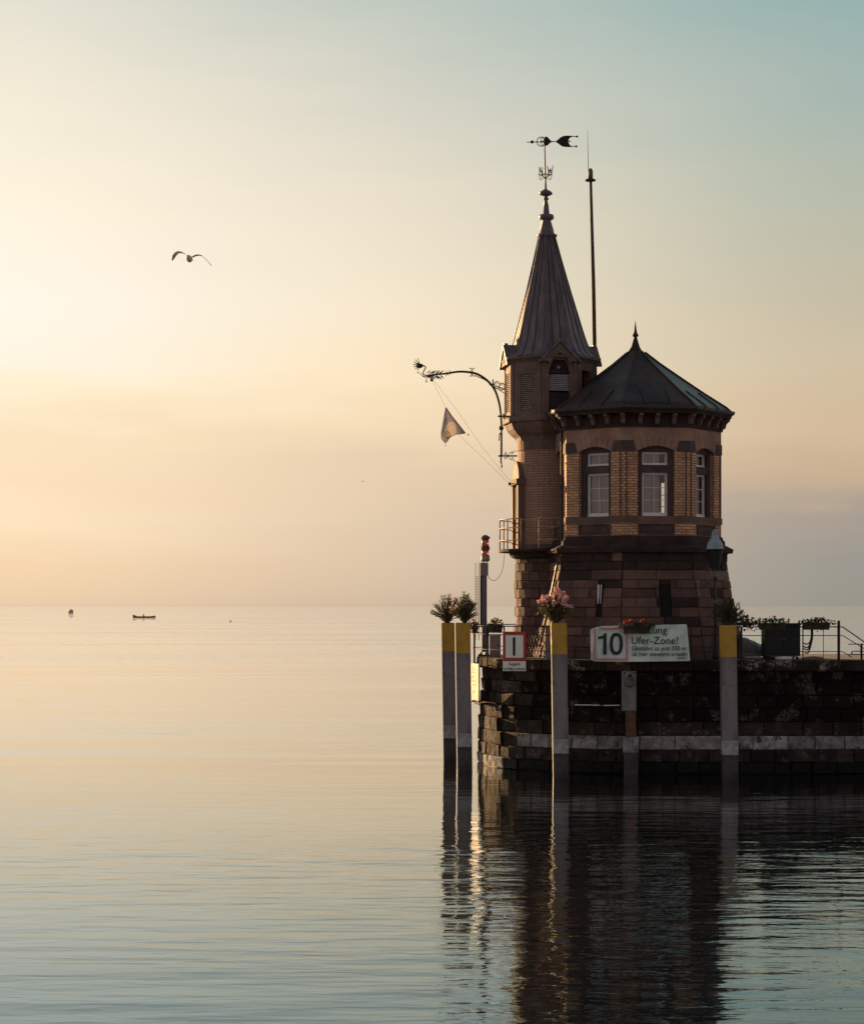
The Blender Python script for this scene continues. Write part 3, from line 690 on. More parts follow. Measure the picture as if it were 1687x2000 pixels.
# balcony doorway on the left of the shaft
fd = lambda u, z, d, a=R(-80): Vector((TC.x,TC.y,z)) + Vector((math.sin(a),-math.cos(a),0))*(RS+d) + Vector((math.cos(a),math.sin(a),0))*u
mb = MB()
for s_ in (-1,1): slab(mb, fd, s_*.42-.11, s_*.42+.11, 7.2, 9.38, -.3, .07, 'trim')
slab(mb, fd, -.58, .58, 9.38, 9.58, -.3, .14, 'trim')
N = 12; outer = [fd(.50*math.cos(math.pi*i/N), 9.58+.62*math.sin(math.pi*i/N), .04) for i in range(N+1)]
inner = [fd(.40*math.cos(math.pi*i/N), 9.58+.52*math.sin(math.pi*i/N), .04) for i in range(N+1)]
for i in range(N): mb.prism([outer[i], outer[i+1], inner[i+1], inner[i]], fd(0,0,-.2)-fd(0,0,0), 'trim')
dr = obj('balcony_doorway', mb, bld)
mb = MB(); mb.prism(inner, fd(0,0,-.03)-fd(0,0,0), 'cream'); obj('tympanum', mb, dr)
mb = MB(); slab(mb, fd, -.31, .31, 7.2, 9.38, -.2, .0, 'trim_dark'); slab(mb, fd, -.25, .25, 8.2, 9.3, 0, .015, 'dark'); obj('door', mb, dr)
# corbel and belfry
RBF = 1.585; SB = RBF*S22
mb = MB(); mb.lathe([(1.16,10.86),(1.20,10.90),(1.22,10.97),(1.26,11.02),(1.38,11.12),(1.50,11.26),(1.57,11.42),(1.58,11.47)], (TC.x,TC.y,0), 'belfry', 8, -59)
mb.lathe([(1.66,11.472),(1.68,11.50),(1.68,11.60),(1.63,11.66),(1.60,11.68)], (TC.x,TC.y,0), 'belfry', 8, -59)
obj('corbel', mb, bld)
wall = MB()
OPEN = {0:('louvre',0,.22,11.90,13.05), 7:('louvre',0,.30,11.85,13.18), 1:('niche',0,.36,11.7,13.05), 5:('louvre',0,.22,11.90,13.05), 3:('niche',0,.36,11.7,13.05), 4:('louvre',0,.22,11.9,13.05), 6:('louvre',0,.22,11.9,13.05), 2:('panel',0,.3,11.8,13.2)}
for fi_, phi in enumerate(FACES):
    f = ff(phi, RBF, TC); kind, uc, hw, z0, z1 = OPEN[fi_]
    slab(wall, f, -SB, uc-hw, 11.6, 13.62, -.3, 0, 'belfry'); slab(wall, f, uc+hw, SB, 11.6, 13.62, -.3, 0, 'belfry')
    slab(wall, f, uc-hw, uc+hw, 11.6, z0, -.3, 0, 'belfry')
    if kind == 'niche':
        N = 6; L_ = [(-hw, z1)]
        top = z1+.52
        for i in range(1, N): t = i/N; L_.append((-hw+hw*(t**1.6), z1+.52*math.sin(t*math.pi/2)))
        L_.append((0, top)); L_ += [(-a, b2) for a, b2 in reversed(L_[:-1])]
        wall.prism([f(a, b2, 0) for a, b2 in L_] + [f(hw, 13.62 if top < 13.62 else top+.06, 0), f(-hw, 13.62 if top < 13.62 else top+.06, 0)], f(0,0,-.3)-f(0,0,0), 'belfry')
    else: slab(wall, f, uc-hw, uc+hw, z1, 13.62, -.3, 0, 'belfry')
    # pilaster strips and frame mouldings
    for s_ in (-1, 1): slab(wall, f, s_*(SB-.06)-.055, s_*(SB-.06)+.055, 11.68, 13.50, 0, .03, 'belfry')
    if kind == 'louvre':
        for s_ in (-1, 1): slab(wall, f, uc+s_*(hw+.03)-.025, uc+s_*(hw+.03)+.025, z0-.05, z1+.05, 0, .018, 'belfry')
obj('belfry_wall', wall, bld)
mb = MB(); oct_ring(mb, 1.25, 1.25, 11.6, 13.6, 'dark', TC); obj('belfry_core', mb, bld)
for fi_, phi in enumerate(FACES):
    f = ff(phi, RBF, TC); kind, uc, hw, z0, z1 = OPEN[fi_]; mb = MB()
    if kind == 'louvre':
        n = int((z1-z0)/.062)
        for i in range(n):
            z = z0+.03+(z1-z0-.06)*i/(n-1)
            mb.hexa([f(uc-hw,z-.022,-.01), f(uc+hw,z-.022,-.01), f(uc+hw,z+.012,-.09), f(uc-hw,z+.012,-.09), f(uc-hw,z-.008,-.01), f(uc+hw,z-.008,-.01), f(uc+hw,z+.026,-.09), f(uc-hw,z+.026,-.09)], 'louvre')
        obj('louvre', mb, bld)
    elif kind == 'niche':
        for i in range(9):
            z = 12.52+i*.062
            mb.hexa([f(-hw,z-.03,-.08), f(hw,z-.03,-.08), f(hw,z+.012,-.16), f(-hw,z+.012,-.16), f(-hw,z-.012,-.08), f(hw,z-.012,-.08), f(hw,z+.03,-.16), f(-hw,z+.03,-.16)], 'louvre_grey')
        lo_ = obj('louvre', mb, bld)
        mb = MB(); slab(mb, f, -hw, hw, 11.7, 12.42, -.2, -.05, 'trim_dark'); obj('lower_panel', mb, lo_); mb = MB(); slab(mb, f, -hw, hw, 13.06, 13.12, -.2, -.04, 'trim_dark')
        slab(mb, f, -hw, hw, 13.12, 13.55, -.2, -.14, 'trim_dark'); obj('niche_panel', mb, lo_); mb = MB(); mb.ball(f(0,13.27,-.13), .06, 'louvre', 8, 5); obj('rosette', mb, lo_)
# eaves of the spire
mb = MB(); oct_ring(mb, 1.62, 1.68, 13.50, 13.58, 'belfry', TC); oct_ring(mb, 1.74, 1.76, 13.582, 13.66, 'belfry', TC); obj('belfry_cornice', mb, bld)
mb = MB(); KS = .027; Z0S = 13.7
sp = [(1.74,13.66),(1.60,13.72),(1.42,13.90),(1.30,14.15),(1.19,14.48),(.75,16.05),(.50,17.0),(.28,17.88)]
mb.lathe(sp, (TC.x,TC.y,0), 'spire', 8, -59, cap=False); mb.shear(Z0S, KS); spire = obj('spire', mb, bld)
mb = MB()
for k in range(8):
    a = R(FACES[k]-22.5)
    mb.tube([Vector((TC.x+(r+.01)*math.sin(a), TC.y-(r+.01)*math.cos(a), z)) for r, z in sp], .022, 'spire', 6)
    n = Vector((math.sin(R(FACES[k])), -math.cos(R(FACES[k])), 0)); t = Vector((math.cos(R(FACES[k])), math.sin(R(FACES[k])), 0))
    for fr_ in (-.33, .33): mb.tube([Vector((TC.x,TC.y,z))+n*(r*C22+.006)+t*(r*S22*fr_) for r, z in sp], .015, 'roof', 5)
mb.shear(Z0S, KS); obj('spire_seams', mb, spire)
mb = MB()
def zt(py): return H+(HY-py)*67.3/F
u_ = 67.3/F
mb.lathe([(.24,zt(466)),(20*u_,zt(462)),(20*u_,zt(459)),(15*u_,zt(457)),(13*u_,zt(447)),(9*u_,zt(432)),(9*u_,zt(431)),(14*u_,zt(428)),(15*u_,zt(424)),(14*u_,zt(420)),(6.5*u_,zt(419)),(5*u_,zt(400)),(3*u_,zt(392)),(5.5*u_,zt(390)),(5.5*u_,zt(387)),(3*u_,zt(385)),(5*u_,zt(383)),(13*u_,zt(380)),(13*u_,zt(376)),(5*u_,zt(371)),(1.6*u_,zt(369)),(1.3*u_,zt(350)),(1.0*u_,zt(284))], (TC.x,TC.y,0), 'spire', 16, 0, cap=False)
mb.shear(Z0S, KS); obj('finial', mb, spire, True)
# weather vane
YV = 67.3
vane = thing('weather_vane', 'forked iron weather vane with scrolls and compass letters on the spire top', 'weather vane', P(1065, 369, YV))
def q2(px, py, Y=YV): return P(px, py, Y)
mb = MB(); mb.tube([q2(1065.6,371), q2(1064.5,340), q2(1063,270)], [.032,.024,.018], 'iron', 8); obj('rod', mb, vane)
mb = MB()
def flat(mb, pts, th, m, Y=YV): mb.prism([q2(x, y, Y)+Vector((0,-th/2,0)) for x, y in pts], (0,th,0), m)
flat(mb, [(1063,267),(1068,267),(1070,269),(1076,275.5),(1085,276.2),(1085,277.2),(1076,277.5),(1068,284.5),(1063,284.5)], .03, 'iron')
up = [(1085,276),(1089,273),(1094,268.5),(1099,266),(1104,265),(1112,265),(1119,265.6)]
inn = [(1119,266.6),(1114,268),(1110.5,272),(1109.5,276),(1110.5,280),(1113,284),(1117,286)]
dn = [(1117,287.2),(1104,287),(1098,286),(1093,283),(1088,279),(1085,277.4)]
flat(mb, up[:4]+[(1109.5,276)]+dn[2:], .03, 'iron')
flat(mb, [up[3],up[4],up[5],up[6],inn[0],inn[1],inn[2],inn[3]], .026, 'iron'); flat(mb, [inn[3],inn[4],inn[5],inn[6],dn[0],dn[1],dn[2]], .026, 'iron')
for x, y in ((1119,266.4),(1117.5,285.6)): 
    mb.tube([q2(x,y), q2(x+6,y+.3)], .015, 'iron', 5); mb.ball(q2(x+7.5,y+.3), .04, 'iron', 8, 5)
mb.tube([q2(1109,276), q2(1112,276)], .012, 'iron', 5); mb.ball(q2(1112.3,276), .028, 'iron', 6, 4)
obj('tail', mb, vane)
mb = MB(); mb.tube([q2(1063,277), q2(1028,277.8)], [.02,.012], 'iron', 6)
flat(mb, [(1034,277.6),(1039,273.5),(1043,277),(1039,281)], .03, 'iron')
c_ = q2(1057,276.5); rr = 9.0*u_
mb.tube([c_+Vector((rr*math.cos(R(a)),0,rr*math.sin(R(a)))) for a in range(60,301,12)], .016, 'iron', 5)
for s_ in (1,-1):
    mb.tube([Vector((v.x, v.y, q2(0,276.5).z + s_*(v.z-q2(0,276.5).z))) for v in spiral(q2(1058,272.6), .09, .02, -120, 300, 18)], .011, 'iron', 5)
obj('pointer', mb, vane)
mb = MB()
for s_ in (-1, 1):
    xc = 1064.6+s_*9
    mb.tube([q2(1064.6,341.5), q2(xc+s_*5,341)], .013, 'iron', 5); mb.tube([q2(1064.8,338), q2(xc+s_*5,344.5)], .010, 'iron', 5)
    mb.tube(spiral(q2(xc,347.5), .09, .02, 90, 90+s_*400, 16), .011, 'iron', 5)
    mb.tube(bez([q2(1065,353), q2(1064.8+s_*2.5,346), q2(1064.8+s_*6,342)], 5), .014, 'iron', 5)
    mb.tube(spiral(q2(xc,333.5), .05, .015, 0, 360*s_, 12), .009, 'iron', 5)
obj('scroll_arms', mb, vane)
mb = MB()
def letter(cx, cy, w_, h_, segs, r=.016):
    for s_ in segs: mb.tube([q2(cx+(a-.5)*w_, cy-(b-.5)*h_) for a, b in s_], r, 'iron', 5)
letter(1056, 333.5, 6, 15, [[(0,0),(.05,1)],[(.05,1),(.95,0)],[(.95,0),(1,1)]])
letter(1074, 332.5, 11, 16, [[(0,1),(.28,0)],[(.28,0),(.5,.7)],[(.5,.7),(.72,0)],[(.72,0),(1,1.05)]])
obj('compass_letters', mb, vane)
# gables over alternate belfry faces
for fi_ in (1, 3, 5, 7):
    f = ff(FACES[fi_], RBF, TC); mb = MB(); zb, zp = 13.45, 14.10
    d1 = .13; back = -1.0
    pts = [(-SB-.02,zb),(-.40,zb),(-.34,13.35) ,(-.22,13.62),(0,13.74),(.22,13.62),(.34,13.35),(.40,zb),(SB+.02,zb),(0,zp-.03)]
    if fi_ != 1: pts = [(-SB-.02,zb),(SB+.02,zb),(0,zp-.03)]
    mb.prism([f(a, b2, d1) for a, b2 in pts], f(0,0,-.14)-f(0,0,0), 'belfry')
    gb = obj('gable', mb, bld)
    mb = MB()
    for s_ in (-1, 1):
        mb.prism([f(s_*(SB+.09), zb-.06, d1+.05), f(0, zp, d1+.05), f(0, zp+.07, d1+.05), f(s_*(SB+.11), zb+.02, d1+.05)], f(0,0,back)-f(0,0,0), 'spire')
    mb.box(f(0, zp+.05, d1-.05), (.13,.13,.13), 'spire', R(FACES[fi_]))
    obj('gable_roof', mb, gb)
# little bump beside the left gable
mb = MB(); f = ff(FACES[0], RBF, TC); mb.lathe([(.14,13.7),(.15,14.2),(.10,14.33),(0,14.36)], f(-.5,0,-.35), 'spire', 10, cap=False); obj('vent_stub', mb, bld, True)
# ------------------------------------------------------------------ flag bracket
YB = 66.6
fbk = thing('flag_bracket', 'curved wrought iron arm with leaf scrolls reaching out left from the turret', 'bracket', P(985, 800, YB))
def qb(px, py): return P(px, py, YB)
mb = MB(); arc = [(978,905),(978.5,870),(979,840),(978,815),(975,790),(967,764),(955,747),(940,735),(925,728.5),(905,726),(890,726.5),(872,729.5),(855,731),(845,732)]
pts = bez([qb(*a) for a in arc], 6); n = len(pts); mb.tube(pts, [.026+.014*math.sin(math.pi*i/n) for i in range(n)], 'iron_brown', 8)
obj('arm', mb, fbk, True)
mb = MB()
mb.tube([qb(985,760.5), qb(962,751), qb(943,740), qb(926,733)], .016, 'iron_brown', 6)
mb.tube([qb(986,769), qb(972,760), qb(955,751)], .014, 'iron_brown', 6)
for cx_ in (970, 980):
    c_ = qb(cx_, 752 if cx_ < 975 else 755)
    mb.tube([c_+Vector((.09*math.cos(R(a)),0,.12*math.sin(R(a)))) for a in range(0,360,24)], .017, 'iron_brown', 5, closed=True)
    for s_ in (1,-1): mb.tube([Vector((v.x, v.y, c_.z+s_*(v.z-c_.z))) for v in spiral((c_.x, c_.y, c_.z+.04), .045, .01, 200, -100, 10)], .009, 'iron_brown', 5)
mb.tube([qb(962,741), qb(963,751)], .025, 'iron_brown', 6)
obj('top_stay', mb, fbk)
for py, L0 in ((813, 972), (890.5, 973)):
    mb = MB(); rx = 998 if py < 850 else 1006
    mb.tube([qb(L0,py), qb(rx+4,py)], .028, 'iron_brown', 6); mb.tube([qb(L0-1,py), qb(L0+3,py), qb(L0+6,py)], [.003,.04,.02], 'iron_brown', 6)
    if py > 850:
        for s_ in (1,-1):
            y0 = lambda y: py+s_*(y-py)
            mb.tube(bez([qb(984,y0(893)), qb(990,y0(893)), qb(996,y0(884)), qb(1003,y0(882.5)), qb(1005,y0(879))], 6), .010, 'iron_brown', 5)
            for cx_, cy_ in ((987,885),(1000,885)): mb.tube([Vector((v.x,v.y,v.z)) for v in spiral(qb(cx_, y0(cy_+.5)), .045, .01, 0, 380, 12)], .010, 'iron_brown', 5)
    else:
        mb.tube([qb(983,808), qb(983,818)], .03, 'iron_brown', 6); mb.tube([qb(987,813), qb(1000,821)], .02, 'iron_brown', 6)
    obj('wall_tie', mb, fbk)
mb = MB()
mb.tube(bez([qb(845,732), qb(832,733), qb(826,730), qb(829,722), qb(831,717), qb(825,713)], 6), .022, 'iron_brown', 6)
mb.ball(qb(819.5,714.5), .11, 'iron_brown', 10, 6, (1.1,.8,.75))
for a in range(100, 260, 26):
    dx, dz = math.cos(R(a)), math.sin(R(a)); c_ = qb(819,714)
    mb.tube(bez([c_, c_+Vector((.14*dx,.0,.13*dz+.02)), c_+Vector((.2*dx-.02,0,.22*dz+.04))], 4), [.02]*4+[.014]*4+[.004], 'iron_brown', 5)
mb.tube(bez([qb(843,734), qb(835,738), qb(831,744), qb(833,746.5), qb(835,743)], 5), .012, 'iron_brown', 5)
mb.tube(bez([qb(848,733), qb(836,735), qb(828,736), qb(818,728), qb(813,727)], 5), [.022]*12+[.012]*8+[.004], 'iron_brown', 6)
for i in range(9):       # leaves wrapped around the arm
    x = 834+i*3.0+(i % 3); y = 731+(i % 2)*2
    for s_ in (1,-1):
        p0 = qb(x, y); mb.mesh([p0+Vector((-.05,-.02,0)), p0+Vector((.07,-.02,.07*s_)), p0+Vector((.14,0,.15*s_)), p0+Vector((.04,.02,.10*s_))], [(0,1,2,3)], 'iron_brown')
for xx, yy in ((880,727.5),(874,729.5)):
    for s_ in (1,-1): mb.tube([qb(xx,yy), qb(xx-4,yy-6*s_)], [.022,.003], 'iron_brown', 5)
for s_ in (1,-1):
    mb.tube(bez([qb(920,727), qb(920.5,727-s_*6), qb(919,727-s_*8), qb(916.5,727-s_*7)], 4), .014, 'iron_brown', 5)
    mb.tube(bez([qb(922,727), qb(922.5,727-s_*6), qb(925,727-s_*8), qb(926.5,727-s_*7)], 4), .014, 'iron_brown', 5)
obj('leaf_scroll_head', mb, fbk)
mb = MB(); mb.tube([qb(842,733), qb(842.5,740)], .015, 'iron_brown', 5); mb.lathe([(0,-.055),(.05,-.05),(.055,0),(.05,.05),(0,.055)], qb(843,742), 'iron_brown', 12); obj('pulley', mb, fbk)
mb = MB(); mb.ball(qb(978.5,836), .085, 'iron_brown', 10, 6)
mb.tube([qb(979.5,905), qb(979.5,916)], [.025,.006], 'iron_brown', 6); mb.ball(qb(979.5,911), .035, 'iron_brown', 6, 4)
mb.tube(bez([qb(976,845), qb(975,853), qb(974.5,861)], 4), .018, 'iron_brown', 5)
for py in range(848, 890, 4): mb.ball(qb(979, py), .042, 'iron_brown', 6, 4)
obj('twisted_post', mb, fbk)
hp = thing('flag_halyard', 'thin double rope from the iron arm down to a ball hook on the turret', 'rope', P(995, 945, YB))
mb = MB(); mb.tube([qb(845,745), qb(897,850), qb(994,944)], .004, 'rope', 4); mb.tube([qb(848,744), qb(900,812), qb(940,872), qb(997,941)], .004, 'rope', 4); obj('rope_line', mb, hp)
mb = MB(); mb.ball(qb(995,945), .055, 'iron', 10, 6); mb.tube([qb(995,945), qb(1014,945)], .018, 'iron', 6); mb.tube([qb(1008,945), qb(1014,945)], .035, 'iron', 8); obj('ball_hook', mb, hp)
# flag
fl = thing('harbour_flag', 'grey and pale pennant with an orange emblem hanging slack from the halyard', 'flag', P(871, 797, YB))
hoist = [(870.5,796),(882,813),(894,828),(908.5,846)]
free = [(870,797.5),(866,820),(861.5,846),(862,857),(870,866)]
bot = [(870,866),(880,853),(890,848.5),(900,847.5),(908.5,846.5)]
def lerp(a, t):
    n = len(a)-1; x = t*n; i = min(int(x), n-1); k = x-i; return (a[i][0]*(1-k)+a[i+1][0]*k, a[i][1]*(1-k)+a[i+1][1]*k)
mb = MB(); NU, NV = 40, 32; grid = []
for i in range(NU+1):
    row = []
    for j_ in range(NV+1):
        s_, t_ = i/NU, j_/NV     # s down the cloth, t from free edge to hoist
        A = lerp(free, s_); B = lerp(hoist, s_)
        if s_ > .0:
            x = A[0]*(1-t_)+B[0]*t_; y = A[1]*(1-t_)+B[1]*t_; sag = 0
            ty = lerp(bot, t_)[1]; y += (ty-(free[-1][1]*(1-t_)+hoist[-1][1]*t_))*s_**1.5
        else: x, y = A[0]*(1-t_)+B[0]*t_, A[1]*(1-t_)+B[1]*t_
        p = qb(x, y); p.y += .09*math.sin(t_*7+s_*3)*s_
        row.append((p, x, y))
    grid.append(row)
for i in range(NU):
    for j_ in range(NV):
        a, b2, c_, d_ = grid[i][j_], grid[i][j_+1], grid[i+1][j_+1], grid[i+1][j_]
        x = (a[1]+c_[1])/2; y = (a[2]+c_[2])/2
        e = ((x-877)/12.5)**2 + ((y-847)/21)**2 + (x-877)*(y-847)*.0035
        ring = ((x-874)**2+((y-850)*.8)**2)**.5
        m = 'flag' if e > 1 else ('flag_red' if (4.2 < ring < 5.4 or abs(x-874) < .7 and ring < 8) else 'flag_light')
        mb.poly([a[0], b2[0], c_[0], d_[0]], m)
obj('cloth', mb, fl, True)
mb = MB(); mb.tube([qb(*a) for a in hoist], .018, 'iron', 5); mb.tube([qb(*a) for a in free], .008, 'iron', 4); mb.tube([qb(*a) for a in bot], .008, 'iron', 4); mb.ball(qb(870,870), .02, 'iron', 6, 4); mb.ball(qb(914,849), .03, 'iron', 6, 4); obj('hem', mb, fl)
# ------------------------------------------------------------------ radio mast behind the turret
YM = 69.0
ms_ = thing('signal_mast', 'tall thin brown mast with a lamp and whip antenna behind the spire', 'mast', (P(1163,800,YM).x, YM, 3.56))
mb = MB(); mb.tube([Vector((P(1170,1200,YM).x, YM, 3.5)), P(1161,700,YM), P(1158.5,560,YM), P(1153,353,YM)], [.085,.075,.07,.05], 'iron_brown', 10)
for py in (560, 600, 640, 470, 410, 378): mb.ball(P(1153+(py-353)*.024+2, py, YM-.06), .016, 'white', 5, 4)
obj('pole', mb, ms_, True)
mb = MB(); u2 = YM/F
mb.lathe([(2*u2,0),(6*u2,2*u2),(10*u2,1*u2),(11*u2,3*u2),(5*u2,6*u2)], P(1152.5,354.5,YM), 'iron_brown', 14); obj('lamp_plate', mb, ms_, True)
mb = MB(); mb.lathe([(4.6*u2,0),(4.6*u2,15*u2),(3.4*u2,16*u2),(3.2*u2,19*u2),(0,20*u2)], P(1152.8,348.5,YM), 'post_grey', 14); obj('lamp_housing', mb, ms_, True)
mb = MB(); mb.tube([P(1149,352,YM), P(1148,310,YM), P(1147,255,YM)], [.014,.012,.007], 'iron', 5); mb.tube([P(1148,335,YM), P(1152,340,YM)], .01, 'iron', 4); obj('antenna', mb, ms_)
# ------------------------------------------------------------------ mooring piles
def pile(px0, px1, top, Y, zy, label, lean=.015):
    x0, x1 = P(px0,0,Y).x, P(px1,0,Y).x; w_ = x1-x0; xc = (x0+x1)/2; zt_ = ZY(top, Y)
    th_ = thing('mooring_pile', label, 'mooring pile', (xc+ (zt_)*lean, Y+w_/2, 0), 'square painted mooring piles at the pier head')
    def seg(name, z0, z1, m, grow=0):
        mb = MB(); h = w_/2+grow; c_ = .018
        pts = [(-h+c_,-h),(h-c_,-h),(h,-h+c_),(h,h-c_),(h-c_,h),(-h+c_,h),(-h,h-c_),(-h,-h+c_)]
        mb.prism([(xc+a, Y+w_/2+b2, z0) for a, b2 in pts], (0,0,z1-z0), m); mb.shear(zt_, lean)
        return obj(name, mb, th_)
    seg('yellow_top', zy, zt_, 'yellow', .002); seg('shaft', 1.19, zy, 'pile'); seg('white_band', .76, 1.19, 'chalk', .003); seg('wet_foot', -1.2, .76, 'pile_low')
    mb = MB(); h = w_/2-.03; mb.prism([(xc+a, Y+w_/2+b2, zt_) for a, b2 in ((-h,-h),(h,-h),(h,h),(-h,h))], (0,0,.012), 'dark'); obj('cap', mb, th_)
    for (dx_, z_) in ((.3, 3.3), (-.25, 2.6)):
        mb = MB(); mb.lathe([(0,0),(.02,0),(.02,.006),(0,.012)], (0,0,0), 'iron', 8)
        mb.v = [Vector((xc+dx_*w_+v.x+(zt_-z_)*lean, Y-v.z-.001, z_+v.y)) for v in mb.v]; obj('bolt', mb, th_)
    return th_
pile(862,887.5,1217,66.9,3.72,'leftmost yellow topped square pile, farthest out with thin green oleander')
pile(889,918,1217,62.8,3.75,'yellow topped pile second from left, just right of the outermost one')
pile(1076.5,1106.5,1217,60.0,3.79,'yellow topped pile with pink oleander in front of the turret')
pile(1408,1437.5,1221,59.4,3.72,'yellow topped pile right of the white banner')
# ------------------------------------------------------------------ plants
def leafquad(mb, p, d, L, W, m):
    d = d.normalized(); s_ = d.cross(Vector((rnd.uniform(-1,1),rnd.uniform(-1,1),rnd.uniform(-1,1)))).normalized()
    mb.mesh([p, p+d*L*.45+s_*W, p+d*L, p+d*L*.45-s_*W], [(0,1,2,3)], m)
def oleander(cx_, top, bot_, halfw, Y, label, flowers, leafm='leaf', n=34, grp='oleanders in the tops of the piles', hang=0):
    b0 = P(cx_, bot_, Y); th_ = thing('oleander_bush', label, 'oleander', b0, grp)
    Ht = ZY(top, Y)-b0.z; W = halfw/F*Y
    st, lf, fl_ = MB(), MB(), MB()
    for i in range(n):
        a = rnd.uniform(0, 2*math.pi); rr = math.sqrt(rnd.random()); hh = Ht*(1-.55*rr*rr)*rnd.uniform(.55,1)
        tip = b0+Vector((W*rr*math.cos(a)*1.0, W*rr*math.sin(a)*.8, hh)); midp = b0+Vector((W*rr*math.cos(a)*.35, W*rr*math.sin(a)*.3, hh*.5))
        ln = bez([b0+Vector((rnd.uniform(-.04,.04),rnd.uniform(-.04,.04),-.05)), midp, tip], 5)
        st.tube(ln, [.011]*(len(ln)-1)+[.004], 'stem', 4)
        for k in range(3, len(ln)):
            for q_ in range(5 if k > 5 else 3):
                dd = (ln[k]-ln[k-1]).normalized()*.6+Vector((rnd.uniform(-1,1),rnd.uniform(-1,1),rnd.uniform(-.5,.8)))
                leafquad(lf, ln[k], dd, rnd.uniform(.09,.16), rnd.uniform(.010,.016), leafm)
        if rnd.random() < flowers and hh > Ht*.45:
            for q_ in range(14):
                c_ = tip+Vector((rnd.uniform(-.06,.06),rnd.uniform(-.06,.06),rnd.uniform(-.03,.06)))
                for e in range(4): leafquad(fl_, c_, Vector((rnd.uniform(-1,1),rnd.uniform(-1,1),rnd.uniform(-.2,1))), .055, .024, 'pink')
    obj('stems', st, th_); obj('foliage', lf, th_)
    if fl_.v: obj('blossoms', fl_, th_)
oleander(873,1156,1219,30,67.1,'spiky green oleander with no open flowers on the leftmost pile',.0,n=52)
oleander(907,1156,1219,27,63.0,'bushy oleander with a few faded pink tips on the second pile',.05,n=52)
oleander(1084,1151,1219,36,60.2,'oleander covered in pink flowers on the pile before the turret',.97,n=60)
oleander(1421,1162,1224,33,59.6,'dark green shrub on the pile right of the banner, no flowers',.0,'leaf_dark',n=40)
def geraniums(x0, x1, top, ybox, bot_, Y, label, nred, seed=0, yaw=0.0):
    """box of geraniums hung on the rail"""
    c0 = P((x0+x1)/2, ybox, Y); W = (x1-x0)/F*Y; hb = (bot_-ybox)/F*Y
    th_ = thing('flower_box', label, 'flower box', (c0.x, c0.y, c0.z-hb), 'geranium boxes hanging on the pier railing')
    rot = Matrix.Rotation(yaw, 3, 'Z'); W2 = W*.8
    mb = MB(); A = []
    for (wx, wy, z) in ((W2*.46,.09,c0.z-hb),(W2*.5,.11,c0.z)): A += [Vector((c0.x,c0.y,z))+rot @ Vector((a*wx, b2*wy, 0)) for a, b2 in ((-1,-1),(1,-1),(1,1),(-1,1))]
    mb.hexa(A, 'planter'); mb.box((c0.x,c0.y,c0.z-.02), (W2+.02,.24,.03), 'planter', yaw); obj('planter', mb, th_)
    lf, fl_, st = MB(), MB(), MB(); Ht = ZY(top, Y)-c0.z
    n = int(420*W)
    for i in range(n):
        x = rnd.gauss(0, .26)*W; x = max(-W/2, min(W/2, x)); k = max(0, 1-(abs(x)/(W/2))**2)
        z = rnd.uniform(-.12, .55*Ht)*(.35+.65*k) if rnd.random() < .8 else rnd.uniform(-.25, 0)
        p = Vector((c0.x,c0.y,c0.z+z))+rot @ Vector((x, rnd.uniform(-.17,.17), 0))
        leafquad(lf, p, Vector((rnd.uniform(-1,1),rnd.uniform(-1,1),rnd.uniform(-.6,1))), rnd.uniform(.05,.085), rnd.uniform(.024,.036), 'leaf_dark')
    for i in range(nred+5):
        x = rnd.uniform(-.5,.5)*W; base = Vector((c0.x,c0.y,c0.z))+rot @ Vector((x*.9, rnd.uniform(-.1,.1), 0)); tp = base+Vector((rnd.uniform(-.05,.05),0,Ht*rnd.uniform(.55,1.0)*(1-.5*abs(x)/(W/2))))
        st.tube([base, tp], .004, 'stem', 4)
        if i < nred:
            for q_ in range(26): leafquad(fl_, tp+Vector((rnd.gauss(0,.022),rnd.gauss(0,.022),rnd.gauss(0,.016))), Vector((rnd.uniform(-1,1),rnd.uniform(-1,1),rnd.uniform(-.3,1))), .04, .018, 'redflower')
        else:
            for q_ in range(4): leafquad(lf, tp+Vector((rnd.gauss(0,.012),0,rnd.gauss(0,.012))), Vector((rnd.uniform(-1,1),rnd.uniform(-1,1),rnd.uniform(-.3,1))), .035, .012, 'leaf_dark')
    obj('stems', st, th_); obj('foliage', lf, th_); obj('blossoms', fl_, th_)
geraniums(912,936,1208,1222,1236,64.6,'small flower box half hidden behind the second pile from left',3, yaw=R(-70))
geraniums(950,984,1203,1221,1236,63.6,'flower box with upright red geraniums beside the red striped sail sign',5, yaw=R(-45))
geraniums(1210,1276,1206,1222,1237,61.0,'flower box hanging over the top edge of the white banner',7)
geraniums(1436,1476,1203,1216,1222,61.1,'red geraniums on the rail just right of the right pile',6)
geraniums(1474,1540,1202,1217,1230,61.1,'long flower box with red geraniums in front of the dark cabinet',7)
geraniums(1560,1626,1203,1216,1230,61.1,'flower box with few flowers above the hanging dark hoses',3)
